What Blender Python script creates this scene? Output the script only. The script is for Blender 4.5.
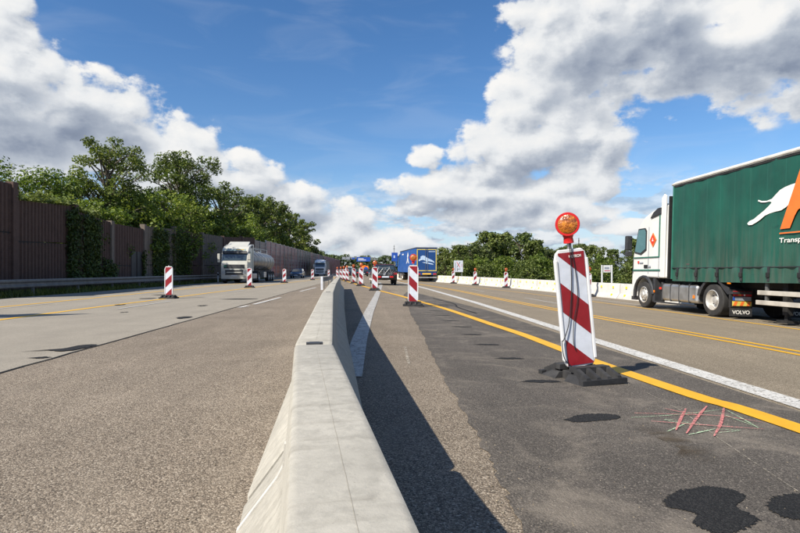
import bpy, bmesh, math, random
import numpy as np
from mathutils import Vector, Matrix

# ------------------------------------------------------------------ scene, camera, light
for o in list(bpy.data.objects):
    bpy.data.objects.remove(o)
scene = bpy.context.scene
COL = scene.collection
YAW = math.atan(34 / 540.0)
cam_d = bpy.data.cameras.new('camera')
cam_d.sensor_width = 36.0
cam_d.lens = 540 / 800 * 36.0
cam_d.shift_y = 4.5 / 800
cam_d.clip_start = 0.05
cam_d.clip_end = 9000
cam = bpy.data.objects.new('camera', cam_d)
cam.location = (0, 0, 1.08)
cam.rotation_euler = (math.pi / 2, 0, -YAW)
COL.objects.link(cam)
scene.camera = cam
scene.view_settings.view_transform = 'Standard'
scene.view_settings.look = 'None'
scene.view_settings.exposure = 0.55
scene.cycles.max_bounces = 6
scene.cycles.diffuse_bounces = 2
scene.cycles.transparent_max_bounces = 12
scene.view_settings.gamma = 1.0
scene.view_settings.use_curve_mapping = False

SUN_EL = math.radians(43)
SUN_DIR = Vector((-0.80, -0.60, 0)).normalized() * math.cos(SUN_EL) + Vector((0, 0, math.sin(SUN_EL)))
sun_d = bpy.data.lights.new('sun', 'SUN')
sun_d.energy = 5.0
sun_d.angle = math.radians(0.5)
sun_d.color = (1.0, 0.935, 0.83)
sun = bpy.data.objects.new('sun', sun_d)
sun.rotation_euler = (-SUN_DIR).to_track_quat('-Z', 'Y').to_euler()
sun.location = (-40, -30, 50)
COL.objects.link(sun)

# sky: physical sky plus procedural cumulus laid out in direction space (azimuth, elevation)
CLOUD_BLOBS = [
    (-.598, .231, .104, .127), (-.565, .347, .034, .065), (-.499, .232, .08, .07), (-.43, .226, .079, .069),
    (-.371, .201, .076, .067), (-.324, .18, .063, .057), (-.267, .167, .041, .042), (-.208, .161, .06, .048),
    (-.138, .119, .071, .044), (-.066, .084, .091, .04), (.026, .057, .074, .026),
    (.351, .404, .093, .10), (.317, .281, .078, .081), (.282, .215, .106, .068), (.368, .227, .092, .074),
    (.246, .182, .089, .052), (.401, .183, .058, .05), (.282, .137, .106, .044), (.118, .149, .083, .032),
    (.109, .208, .033, .021), (.072, .118, .055, .018), (.192, .096, .075, .020), (.351, .094, .080, .020),
    (.481, .074, .075, .012),
    (.481, .387, .139, .104), (.598, .339, .137, .082), (.70, .344, .12, .107)]
SHADE_BLOBS = [(-.55, .218, .093, .043), (-.437, .21, .057, .034), (.496, .326, .122, .059),
               (.625, .284, .119, .04), (.70, .291, .072, .054)]
BASE_BLOBS = [(.27, .172, .09, .020), (.24, .112, .10, .016), (.37, .20, .07, .022), (-.22, .132, .09, .022), (-.10, .088, .07, .016), (.10, .122, .06, .014)]
BRIGHT_BLOBS = [(.631, .371, .046, .029)]


class NT:
    def __init__(self, tree):
        self.t = tree

    def n(self, kind, **kw):
        nd = self.t.nodes.new(kind)
        for k, v in kw.items():
            setattr(nd, k, v)
        return nd

    def put(self, sock, val):
        if hasattr(val, 'is_linked') or isinstance(val, bpy.types.NodeSocket):
            self.t.links.new(val, sock)
        elif val is not None:
            sock.default_value = val

    def m(self, op, a, b=None, c=None, clamp=False):
        nd = self.n('ShaderNodeMath', operation=op)
        nd.use_clamp = clamp
        self.put(nd.inputs[0], a)
        if b is not None:
            self.put(nd.inputs[1], b)
        if c is not None:
            self.put(nd.inputs[2], c)
        return nd.outputs[0]

    def v(self, op, a, b=None):
        nd = self.n('ShaderNodeVectorMath', operation=op)
        self.put(nd.inputs[0], a)
        if b is not None:
            self.put(nd.inputs[1], b)
        return nd.outputs['Value'] if op in ('DOT_PRODUCT', 'LENGTH') else nd.outputs[0]

    def mr(self, val, a, b, c=0.0, d=1.0, smooth=True):
        nd = self.n('ShaderNodeMapRange')
        nd.interpolation_type = 'SMOOTHSTEP' if smooth else 'LINEAR'
        self.put(nd.inputs[0], val)
        for i, x in enumerate((a, b, c, d)):
            self.put(nd.inputs[i + 1], x)
        return nd.outputs[0]

    def mix(self, f, a, b, blend='MIX'):
        nd = self.n('ShaderNodeMix', data_type='RGBA', blend_type=blend)
        self.put(nd.inputs[0], f)
        self.put(nd.inputs[6], a if not isinstance(a, tuple) else tuple(a)[:3] + (1,))
        self.put(nd.inputs[7], b if not isinstance(b, tuple) else tuple(b)[:3] + (1,))
        return nd.outputs[2]

    def noise(self, vec, scale, detail=4, rough=.55, dist=0.0):
        nd = self.n('ShaderNodeTexNoise')
        if vec is not None:
            self.put(nd.inputs['Vector'], vec)
        nd.inputs['Scale'].default_value = scale
        nd.inputs['Detail'].default_value = detail
        nd.inputs['Roughness'].default_value = rough
        nd.inputs['Distortion'].default_value = dist
        return nd.outputs[0]

    def voro(self, vec, scale, detail=0.0, feature='F1', out='Distance', rough=.5):
        nd = self.n('ShaderNodeTexVoronoi', feature=feature)
        self.put(nd.inputs['Vector'], vec)
        nd.inputs['Scale'].default_value = scale
        nd.inputs['Detail'].default_value = detail
        nd.inputs['Roughness'].default_value = rough
        return nd.outputs[out]

    def ramp(self, fac, stops, interp='LINEAR'):
        nd = self.n('ShaderNodeValToRGB')
        cr = nd.color_ramp
        cr.interpolation = interp
        while len(cr.elements) < len(stops):
            cr.elements.new(0.5)
        for e, (p, c) in zip(cr.elements, stops):
            e.position = p
            e.color = (c[0], c[1], c[2], 1) if not isinstance(c, (int, float)) else (c, c, c, 1)
        self.put(nd.inputs[0], fac)
        return nd.outputs[0]


def blob_mask(T, p, blobs, grow=1.0):
    out = None
    for (a, e, ra, re) in blobs:
        d = T.v('MULTIPLY', T.v('SUBTRACT', p, (a, e, 0)), (grow / ra, grow / re, 0))
        q = T.m('SUBTRACT', 1.0, T.v('DOT_PRODUCT', d, d))
        if out is None:
            out = q
        else:
            nd = T.n('ShaderNodeMath', operation='SMOOTH_MAX')
            T.put(nd.inputs[0], out); T.put(nd.inputs[1], q); nd.inputs[2].default_value = .35
            out = nd.outputs[0]
    return out


def cloud_group():
    g = bpy.data.node_groups.new('cloud_density', 'ShaderNodeTree')
    g.interface.new_socket('p', in_out='INPUT', socket_type='NodeSocketVector')
    g.interface.new_socket('density', in_out='OUTPUT', socket_type='NodeSocketFloat')
    T = NT(g)
    gi = T.n('NodeGroupInput'); go = T.n('NodeGroupOutput')
    p = gi.outputs[0]
    sep = T.n('ShaderNodeSeparateXYZ'); T.put(sep.inputs[0], p)
    az, el = sep.outputs[0], sep.outputs[1]
    mask = T.m('MAXIMUM', blob_mask(T, p, CLOUD_BLOBS, .84), -1.9)
    # beyond the region in view broken cumulus goes on, thinned to weaken sky fill
    q = T.v('MULTIPLY', p, (1.0, 1.5, 1.0))
    far = T.m('MULTIPLY_ADD', T.noise(q, 3.1, 1, .5), 7.0, -4.6)
    off = T.mr(T.m('ABSOLUTE', T.m('SUBTRACT', az, YAW)), .72, .95)
    off = T.m('MAXIMUM', off, T.mr(el, .50, .66))
    md = T.n('ShaderNodeMix', data_type='FLOAT')
    T.put(md.inputs[0], off); T.put(md.inputs[2], mask); T.put(md.inputs[3], far)
    mask = md.outputs[0]
    vn = T.n('ShaderNodeTexVoronoi', feature='SMOOTH_F1', voronoi_dimensions='2D')
    fbn = T.n('ShaderNodeTexNoise', noise_dimensions='2D')
    T.put(fbn.inputs['Vector'], q)
    fbn.inputs['Scale'].default_value = 9.0; fbn.inputs['Detail'].default_value = 9; fbn.inputs['Roughness'].default_value = .60
    # puffs are displaced by the fine noise so that their rims curl
    T.put(vn.inputs['Vector'], T.v('ADD', q, T.v('MULTIPLY', T.v('SUBTRACT', fbn.outputs['Color'], (.5, .5, .5)), (.07, .07, 0))))
    vn.inputs['Scale'].default_value = 16.0; vn.inputs['Smoothness'].default_value = .25
    puff = T.m('SUBTRACT', .40, vn.outputs['Distance'])
    fb = T.m('SUBTRACT', fbn.outputs[0], .47)
    d = T.m('MULTIPLY_ADD', puff, 1.0, mask)
    d = T.m('MULTIPLY_ADD', fb, 2.7, d)
    T.put(go.inputs[0], d)
    return g


def build_world():
    w = bpy.data.worlds.new('World')
    scene.world = w
    w.use_nodes = True
    w.cycles.sampling_method = 'NONE'
    w.node_tree.nodes.clear()
    T = NT(w.node_tree)
    sky = T.n('ShaderNodeTexSky', sky_type='NISHITA')
    sky.sun_disc = False
    sky.sun_elevation = SUN_EL
    sky.sun_rotation = math.atan2(SUN_DIR.x, SUN_DIR.y)
    sky.air_density = 1.0; sky.dust_density = 0.5; sky.ozone_density = 3.0
    hs = T.n('ShaderNodeHueSaturation')
    T.put(hs.inputs['Color'], sky.outputs[0]); hs.inputs['Saturation'].default_value = 1.22
    skyc = T.v('MULTIPLY', hs.outputs[0], (0.138, 0.138, 0.146))
    tc = T.n('ShaderNodeTexCoord')
    d = T.v('NORMALIZE', tc.outputs['Generated'])
    s = T.n('ShaderNodeSeparateXYZ'); T.put(s.inputs[0], d)
    az = T.m('ARCTAN2', s.outputs[0], s.outputs[1])
    el = T.m('ARCSINE', s.outputs[2])
    c = T.n('ShaderNodeCombineXYZ'); T.put(c.inputs[0], az); T.put(c.inputs[1], el)
    p = c.outputs[0]
    grp = cloud_group()

    def dens(vec):
        g = T.n('ShaderNodeGroup'); g.node_tree = grp
        T.put(g.inputs[0], vec)
        return g.outputs[0]
    D0 = dens(p)
    D1 = dens(T.v('ADD', p, (-.013, .019, 0)))
    alpha = T.mr(D0, -.08, .44)
    lit = T.m('SUBTRACT', D0, D1)
    b = T.m('MULTIPLY_ADD', lit, .25, .77)
    b = T.m('SUBTRACT', b, T.mr(D0, .8, 2.6, 0, .12))
    nzb = T.n('ShaderNodeTexNoise', noise_dimensions='2D'); T.put(nzb.inputs['Vector'], p)
    nzb.inputs['Scale'].default_value = 16; nzb.inputs['Detail'].default_value = 4
    shade = T.mr(blob_mask(T, p, SHADE_BLOBS, .80), -.9, .8)
    bright = T.mr(blob_mask(T, p, BRIGHT_BLOBS), -.9, .9)
    b = T.m('SUBTRACT', b, T.m('MULTIPLY', shade, T.mr(D0, .1, 1.2, .0, .37)))
    soft = T.mr(T.m('MULTIPLY_ADD', T.m('SUBTRACT', nzb.outputs[0], .5), 2.4, blob_mask(T, p, BASE_BLOBS, .8)), -.8, 1.0)
    b = T.m('SUBTRACT', b, T.m('MULTIPLY', soft, .20))
    b = T.m('MULTIPLY_ADD', bright, .34, b)
    b = T.m('MAXIMUM', T.m('MINIMUM', b, 1.0), .10)
    cc = T.ramp(b, [(.0, (.16, .20, .28)), (.3, (.27, .32, .42)), (.55, (.48, .53, .61)), (.80, (.85, .87, .89)), (1.0, (.98, .97, .95))])
    # thin high veil and streaks low over the horizon
    nz = T.n('ShaderNodeTexNoise', noise_dimensions='2D'); T.put(nz.inputs['Vector'], T.v('MULTIPLY', p, (2.2, 9.0, 1.0)))
    nz.inputs['Scale'].default_value = 2.4; nz.inputs['Detail'].default_value = 5; nz.inputs['Distortion'].default_value = .5
    veil = T.mr(nz.outputs[0], .46, .80, 0, .55)
    low = T.mr(el, .02, .20, 1.0, .12)
    n3 = T.n('ShaderNodeTexNoise', noise_dimensions='2D'); T.put(n3.inputs['Vector'], T.v('MULTIPLY', p, (6.0, 17.0, 1.0)))
    n3.inputs['Scale'].default_value = 2.4; n3.inputs['Detail'].default_value = 6; n3.inputs['Roughness'].default_value = .6
    st = T.mr(n3.outputs[0], .40, .52, 0, .9)
    st = T.m('MULTIPLY', st, T.mr(el, .07, .19, 1.0, .0))
    base = T.mix(T.m('MULTIPLY', veil, T.m('MULTIPLY_ADD', low, .6, .10)), skyc, (.80, .85, .92))
    base = T.mix(T.mr(el, -.02, .20, .62, .0), base, (.56, .70, .88))
    ns = T.n('ShaderNodeSeparateColor'); T.put(ns.inputs[0], n3.outputs['Color'])
    stc = T.ramp(ns.outputs[1], [(.36, (.42, .50, .62)), (.60, (.86, .88, .91))])
    base = T.mix(st, base, stc)
    col = T.mix(alpha, base, cc)
    bg = T.n('ShaderNodeBackground')
    T.put(bg.inputs[0], col); bg.inputs[1].default_value = 0.66
    out = T.n('ShaderNodeOutputWorld')
    T.put(out.inputs[0], bg.outputs[0])


build_world()

# ------------------------------------------------------------------ materials
MATS = {}


def new_mat(name):
    m = bpy.data.materials.new(name)
    m.use_nodes = True
    T = NT(m.node_tree)
    b = m.node_tree.nodes['Principled BSDF']
    MATS[name] = m
    return m, T, b


def pos(T, kind='Object'):
    return T.n('ShaderNodeTexCoord').outputs[kind]


def plain(name, col, rough=.55, metal=0.0, var=.12, scale=6.0, bump=0.0, bscale=40.0, coat=0.0, dirt=None, spec=.5, dirt_amt=.5):
    m, T, b = new_mat(name)
    p = pos(T)
    f = T.noise(p, scale, 6, .6)
    lo = tuple(c * (1 - var) for c in col); hi = tuple(min(1, c * (1 + var)) for c in col)
    c = T.mix(T.mr(f, .3, .7), lo, hi)
    if dirt:
        fd = T.noise(T.v('MULTIPLY', p, (1, 1, .35)), scale * .45, 7, .65, .5)
        c = T.mix(T.mr(fd, .45, .72, 0, dirt_amt), c, dirt)
    T.put(b.inputs['Base Color'], c)
    T.put(b.inputs['Roughness'], T.mr(f, .2, .8, max(0, rough - .08), min(1, rough + .08)))
    b.inputs['Metallic'].default_value = metal
    b.inputs['Specular IOR Level'].default_value = spec
    b.inputs['Coat Weight'].default_value = coat
    if bump:
        bn = T.n('ShaderNodeBump'); bn.inputs['Strength'].default_value = bump; bn.inputs['Distance'].default_value = .01
        T.put(bn.inputs['Height'], T.noise(p, bscale, 6, .6)); T.put(b.inputs['Normal'], bn.outputs[0])
    return m


def asphalt(name, stops, cell, blotch=.2, bump=.5, tint=None, fine=.5, wear=None, rough=.9):
    m, T, b = new_mat(name)
    p = pos(T)
    vn = T.n('ShaderNodeTexVoronoi', feature='F1')
    T.put(vn.inputs['Vector'], p)
    vn.inputs['Scale'].default_value = cell
    sp = T.n('ShaderNodeSeparateColor'); T.put(sp.inputs[0], vn.outputs['Color'])
    c1 = T.ramp(sp.outputs[0], stops)
    v2 = T.n('ShaderNodeTexVoronoi', feature='F1'); T.put(v2.inputs['Vector'], p); v2.inputs['Scale'].default_value = cell * 2.3
    sp2 = T.n('ShaderNodeSeparateColor'); T.put(sp2.inputs[0], v2.outputs['Color'])
    c2 = T.ramp(sp2.outputs[1], stops)
    c = T.mix(fine, c1, c2)
    # gaps between the stones
    c = T.mix(T.mr(vn.outputs['Distance'], .40, .80, 0, .40), c, tuple(x * .35 for x in stops[0][1]))
    n1 = T.noise(p, .55, 6, .6, .3)
    c = T.mix(1.0, c, T.ramp(n1, [(.25, 1 - blotch), (.75, 1 + blotch)]), 'MULTIPLY')
    # tracks along the driving direction
    n2 = T.noise(T.v('MULTIPLY', p, (2.2, .05, 1)), 1.0, 5, .6)
    c = T.mix(1.0, c, T.ramp(n2, [(.3, 1 - blotch * .6), (.7, 1 + blotch * .6)]), 'MULTIPLY')
    if tint:
        n3 = T.noise(p, 1.3, 8, .68, .8)
        c = T.mix(T.mr(n3, .46, .74, 0, wear or .5), c, tint)
    T.put(b.inputs['Base Color'], c)
    b.inputs['Roughness'].default_value = rough
    b.inputs['Specular IOR Level'].default_value = .3
    bn = T.n('ShaderNodeBump'); bn.inputs['Strength'].default_value = bump; bn.inputs['Distance'].default_value = .006
    T.put(bn.inputs['Height'], T.m('SUBTRACT', 1.0, vn.outputs['Distance']))
    T.put(b.inputs['Normal'], bn.outputs[0])
    return m


def paint_line(name, col, wear=.35, scale=30.0, thr=.60, trans=.0):
    m, T, b = new_mat(name)
    p = pos(T)
    f = T.noise(p, scale, 8, .7)
    T.put(b.inputs['Base Color'], T.mix(T.mr(T.noise(p, 3.0, 6, .65), .3, .75, 0, .55), col, tuple(x * .70 for x in col)))
    b.inputs['Roughness'].default_value = .6
    al = T.mr(f, thr, thr + .06, 1.0, 1.0 - wear)
    if trans:
        al = T.m('MULTIPLY', al, T.mr(T.noise(p, 7.0, 5, .6), .35, .6, 1 - trans, 1.0))
    T.put(b.inputs['Alpha'], al)
    return m


def foliage(name, dark, mid, light, trans=.25):
    m, T, b = new_mat(name)
    g = T.n('ShaderNodeNewGeometry')
    oi = T.n('ShaderNodeObjectInfo')
    c = T.ramp(g.outputs['Random Per Island'], [(.0, dark), (.55, mid), (1.0, light)])
    cl = T.noise(pos(T), .55, 3, .5)
    c = T.mix(1.0, c, T.ramp(cl, [(.3, .72), (.7, 1.28)]), 'MULTIPLY')
    c = T.mix(1.0, c, T.ramp(oi.outputs['Random'], [(0, (.82, .86, .8)), (1, (1.15, 1.1, .95))]), 'MULTIPLY')
    T.put(b.inputs['Base Color'], c)
    b.inputs['Roughness'].default_value = .55
    b.inputs['Specular IOR Level'].default_value = .35
    tr = T.n('ShaderNodeBsdfTranslucent')
    T.put(tr.inputs[0], T.mix(1.0, c, (1.25, 1.3, .6), 'MULTIPLY'))
    mx = T.n('ShaderNodeMixShader'); mx.inputs[0].default_value = trans
    T.put(mx.inputs[1], b.outputs[0]); T.put(mx.inputs[2], tr.outputs[0])
    out = m.node_tree.nodes['Material Output']
    T.put(out.inputs[0], mx.outputs[0])
    return m


def glass(name, tint, rough=.05, alpha=1.0):
    m, T, b = new_mat(name)
    b.inputs['Base Color'].default_value = tint + (1,)
    b.inputs['Roughness'].default_value = rough
    b.inputs['Specular IOR Level'].default_value = .8
    b.inputs['Coat Weight'].default_value = .6
    b.inputs['Coat Roughness'].default_value = .03
    b.inputs['Alpha'].default_value = alpha
    return m


asphalt('aggregate_asphalt', [(0, (.032, .025, .018)), (.3, (.125, .097, .070)), (.6, (.235, .188, .137)), (.85, (.35, .288, .215)), (1, (.54, .47, .37))], 118, .17, .65, fine=.35, tint=(.30, .25, .19), wear=.35)
asphalt('lane_asphalt', [(0, (.09, .070, .046)), (.4, (.195, .158, .108)), (.75, (.31, .255, .18)), (1, (.48, .41, .31))], 105, .13, .6)
asphalt('dark_asphalt', [(0, (.034, .030, .025)), (.5, (.092, .080, .067)), (.9, (.145, .126, .105)), (1, (.32, .28, .23))], 115, .20, .5, tint=(.25, .213, .168), wear=.60)
asphalt('tar', [(0, (.006, .006, .006)), (.6, (.014, .0135, .013)), (1, (.05, .048, .045))], 110, .15, 1.0, rough=.8)
asphalt('concrete_road', [(0, (.20, .175, .136)), (.5, (.28, .248, .197)), (1, (.39, .35, .28))], 110, .10, .25, tint=(.20, .176, .142), wear=.5)
paint_line('white_paint', (.62, .60, .55), .80, 34, .54, .15)
paint_line('worn_shade_white_paint', (.47, .45, .41), .75, 30, .55, .3)
paint_line('yellow_paint', (.72, .38, .012), .45, 40, .62)
paint_line('faded_yellow_paint', (.72, .40, .025), .45, 40, .64, .05)
paint_line('red_spray', (.72, .24, .22), .97, 80, .50, .45)
paint_line('green_spray', (.46, .60, .38), .97, 60, .48, .45)
paint_line('chalk', (.40, .35, .27), .95, 40, .48, .5)
def stain_mat():
    m, T, b = new_mat('brown_stain')
    g = T.v('SUBTRACT', pos(T, 'Generated'), (.5, .5, .5))
    rim = T.mr(T.v('LENGTH', T.v('MULTIPLY', g, (1, 1, 0))), .10, .46, .60, .0)
    T.put(b.inputs['Base Color'], T.mix(T.noise(pos(T), 12, 4), (.10, .072, .040), (.07, .052, .032)))
    b.inputs['Roughness'].default_value = .85
    T.put(b.inputs['Alpha'], T.m('MULTIPLY', rim, T.mr(T.noise(T.v('MULTIPLY', pos(T), (1, 3, 1)), 3.0, 6, .65), .34, .60)))


stain_mat()
plain('grass_ground', (.055, .075, .022), .95, 0, .45, 2.0, .6, 30)
foliage('grass_blades', (.035, .055, .012), (.07, .10, .02), (.17, .18, .05), .2)
foliage('leaf_poplar', (.038, .064, .014), (.112, .152, .034), (.26, .295, .085), .36)
foliage('leaf_bush', (.040, .074, .011), (.122, .178, .028), (.25, .295, .065), .36)
foliage('leaf_forest', (.034, .056, .014), (.095, .130, .030), (.20, .235, .065), .28)
foliage('leaf_far', (.035, .058, .026), (.08, .115, .045), (.15, .185, .075), .2)
foliage('leaf_grove', (.04, .062, .022), (.11, .14, .045), (.22, .25, .09), .28)
foliage('leaf_ivy', (.022, .042, .010), (.062, .095, .020), (.12, .165, .04), .25)
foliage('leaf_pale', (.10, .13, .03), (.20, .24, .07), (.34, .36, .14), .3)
plain('bark', (.10, .08, .06), .9, 0, .3, 5, .6, 20)


def concrete_mat(name, base, dirt, lines=False):
    m, T, b = new_mat(name)
    p = pos(T)
    c = T.mix(T.mr(T.noise(p, 2.2, 8, .65), .3, .7), tuple(x * .86 for x in base), tuple(min(1, x * 1.1) for x in base))
    c = T.mix(T.mr(T.noise(p, 24, 6, .7, .4), .40, .66, 0, .55), c, tuple(x * .66 for x in base))
    st = T.noise(T.v('MULTIPLY', p, (1.3, 9.0, .8)), 1.4, 7, .66, .5)
    c = T.mix(T.mr(st, .50, .78, 0, .55), c, dirt)
    pit = T.voro(p, 55, 0)
    c = T.mix(T.mr(pit, .03, .13, .55, 0), c, tuple(x * .5 for x in base))
    blot = T.noise(p, 4.5, 5, .62, 1.2)
    c = T.mix(T.mr(blot, .56, .74, 0, .45), c, tuple(x * .62 for x in base))
    lite = T.noise(T.v('ADD', p, (7.3, 1.1, 4.0)), 9.0, 5, .65, .6)
    c = T.mix(T.mr(lite, .56, .72, 0, .40), c, tuple(min(1, x * 1.35) for x in base))
    T.put(b.inputs['Base Color'], c)
    b.inputs['Roughness'].default_value = .88
    b.inputs['Specular IOR Level'].default_value = .3
    bn = T.n('ShaderNodeBump'); bn.inputs['Strength'].default_value = .35; bn.inputs['Distance'].default_value = .004
    T.put(bn.inputs['Height'], T.noise(p, 60, 6, .65)); T.put(b.inputs['Normal'], bn.outputs[0])


concrete_mat('barrier_concrete', (.41, .385, .325), (.17, .153, .12))
concrete_mat('seam_concrete', (.34, .31, .25), (.2, .18, .15))
concrete_mat('pale_concrete', (.58, .555, .50), (.34, .32, .28))
concrete_mat('old_concrete', (.19, .155, .125), (.07, .055, .045))
concrete_mat('wall_red_concrete', (.112, .070, .056), (.04, .029, .024))
plain('joint_dark', (.02, .02, .02), .9)
plain('purple_panel', (.22, .13, .145), .30, 0, .15, .7, coat=.2, dirt=(.12, .06, .075))
m_ = MATS['purple_panel']; T_ = NT(m_.node_tree)
t_ = T_.n('ShaderNodeBsdfTranslucent'); t_.inputs[0].default_value = (.27, .14, .17, 1)
x_ = T_.n('ShaderNodeMixShader'); x_.inputs[0].default_value = .55
T_.put(x_.inputs[1], m_.node_tree.nodes['Principled BSDF'].outputs[0]); T_.put(x_.inputs[2], t_.outputs[0])
T_.put(m_.node_tree.nodes['Material Output'].inputs[0], x_.outputs[0])
plain('grey_steel', (.34, .35, .35), .5, .55, .15, 4, dirt=(.16, .13, .10))
plain('old_steel', (.15, .15, .145), .6, .3, .2, 4, dirt=(.07, .06, .05))
plain('rail_white', (.66, .68, .72), .45, .1, .1, 5, dirt=(.3, .29, .27))
plain('black_rubber', (.020, .020, .021), .8, 0, .3, 9, .3, 40, dirt=(.09, .085, .078), dirt_amt=.35)
plain('tyre', (.022, .021, .020), .85, 0, .3, 9, .3, 40, dirt=(.06, .055, .048), dirt_amt=.5)
plain('white_plastic', (.68, .68, .67), .45, 0, .05, 8, dirt=(.55, .54, .50), dirt_amt=.45)
plain('sheet_white', (.60, .63, .68), .42, 0, .06, 14, dirt=(.50, .51, .52), dirt_amt=.35)
plain('sheet_red', (.24, .008, .014), .42, 0, .10, 14, dirt=(.28, .04, .04), dirt_amt=.3)
plain('lamp_red', (.55, .012, .012), .35, 0, .06, 8, coat=.3)
plain('orange_plastic', (.80, .22, .02), .4, 0, .1, 8)
plain('cable_black', (.012, .012, .013), .6)
plain('truck_white', (.70, .69, .65), .28, 0, .03, 2, coat=.5, dirt=(.62, .59, .53), dirt_amt=.35)
plain('truck_white_dirty', (.50, .49, .43), .35, 0, .05, 2, coat=.3, dirt=(.45, .42, .36), dirt_amt=.4)
plain('dark_plastic', (.026, .027, .03), .55, 0, .2, 6, dirt=(.07, .065, .058), dirt_amt=.4)
plain('chassis_black', (.012, .012, .012), .7, 0, .3, 5, dirt=(.04, .035, .03))
plain('silver_metal', (.56, .56, .55), .38, .85, .12, 4, dirt=(.35, .31, .26), dirt_amt=.5)
plain('tank_steel', (.22, .21, .20), .40, .9, .1, 2, dirt=(.30, .27, .24), dirt_amt=.4)
plain('rim_steel', (.55, .53, .49), .45, .5, .12, 10, dirt=(.22, .19, .15), dirt_amt=.5)
plain('rail_pale', (.52, .48, .41), .5, .2, .12, 4, dirt=(.25, .22, .18))
plain('stripe_green', (.03, .14, .10), .4)
plain('orange_print', (.80, .16, .025), .5, 0, .06, 3, dirt=(.55, .12, .03), dirt_amt=.3)
plain('white_print', (.76, .74, .68), .5, 0, .06, 3, dirt=(.55, .53, .47), dirt_amt=.4)
plain('red_print', (.62, .04, .02), .5)
plain('yellow_print', (.80, .46, .03), .5)
plain('dim_yellow', (.62, .50, .10), .5)
plain('dark_print', (.05, .05, .06), .6)
plain('magenta_print', (.45, .04, .10), .5)
plain('grey_print', (.25, .27, .30), .6)
plain('blue_sign', (.015, .07, .36), .4, 0, .08, 1)
plain('truck_blue', (.020, .095, .33), .4, 0, .10, 1.0, dirt=(.03, .10, .33), dirt_amt=.5)
plain('truck_navy', (.008, .055, .20), .35, 0, .1, 1.0, coat=.2)
plain('pale_blue_print', (.45, .58, .74), .5)
plain('roof_canvas', (.60, .58, .52), .7, 0, .1, 2, dirt=(.30, .28, .24))
plain('reflector_yellow', (.85, .62, .02), .35)
plain('lamp_red_dark', (.45, .015, .02), .3, coat=.4)
plain('lamp_orange', (.75, .20, .01), .3, coat=.4)
plain('car_black', (.012, .012, .014), .22, 0, .1, 2, coat=.6)
plain('car_darkred', (.10, .012, .022), .22, 0, .1, 2, coat=.6)
plain('car_navy', (.02, .035, .08), .22, 0, .1, 2, coat=.6)
plain('car_white', (.75, .75, .74), .3, 0, .03, 2, coat=.5)
plain('tan_wall', (.62, .40, .14), .8)
plain('teal_visor', (.28, .36, .34), .4)
glass('window_glass', (.03, .045, .05))
glass('window_teal', (.10, .20, .22))
glass('amber_lens', (.42, .115, .004), .25)
m_ = MATS['amber_lens']; T_ = NT(m_.node_tree); b_ = m_.node_tree.nodes['Principled BSDF']
v_ = T_.voro(pos(T_), 62, 0)
T_.put(b_.inputs['Base Color'], T_.ramp(T_.noise(pos(T_), 22, 4, .6), [(.35, (.20, .045, .003)), (.55, (.46, .135, .006)), (.72, (.75, .30, .02))]))
n_ = T_.n('ShaderNodeBump'); n_.inputs['Strength'].default_value = .8; n_.inputs['Distance'].default_value = .006
T_.put(n_.inputs['Height'], v_); T_.put(b_.inputs['Normal'], n_.outputs[0])


def curtain_mat():
    m, T, b = new_mat('green_curtain')
    p = pos(T)
    c = T.mix(T.mr(T.noise(p, .7, 7, .62), .3, .7), (.006, .056, .038), (.009, .092, .062))
    # grime that washed down towards the lower hem, in vertical streaks
    sp = T.n('ShaderNodeSeparateXYZ'); T.put(sp.inputs[0], p)
    streak = T.noise(T.v('MULTIPLY', p, (1, 6.0, .5)), 1.2, 8, .68)
    hem = T.mr(sp.outputs[2], 1.1, 3.4, .75, .08)
    c = T.mix(T.m('MULTIPLY', T.mr(streak, .30, .70), hem), c, (.068, .092, .070))
    spots = T.mr(T.noise(T.v('MULTIPLY', p, (1, .6, 1.4)), 2.4, 3, .5), .69, .76, 0, .5)
    c = T.mix(spots, c, (.006, .04, .032))
    seam = T.m('ABSOLUTE', T.m('SUBTRACT', T.m('FRACT', T.m('MULTIPLY', sp.outputs[1], 1.613)), .5))
    c = T.mix(T.mr(seam, .0, .03, .35, 0), c, (.035, .15, .11))
    T.put(b.inputs['Base Color'], c)
    b.inputs['Roughness'].default_value = .48
    bn = T.n('ShaderNodeBump'); bn.inputs['Strength'].default_value = .5; bn.inputs['Distance'].default_value = .02
    T.put(bn.inputs['Height'], T.noise(T.v('MULTIPLY', p, (1, 1.6, .25)), 2.2, 4, .5)); T.put(b.inputs['Normal'], bn.outputs[0])


curtain_mat()


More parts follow.
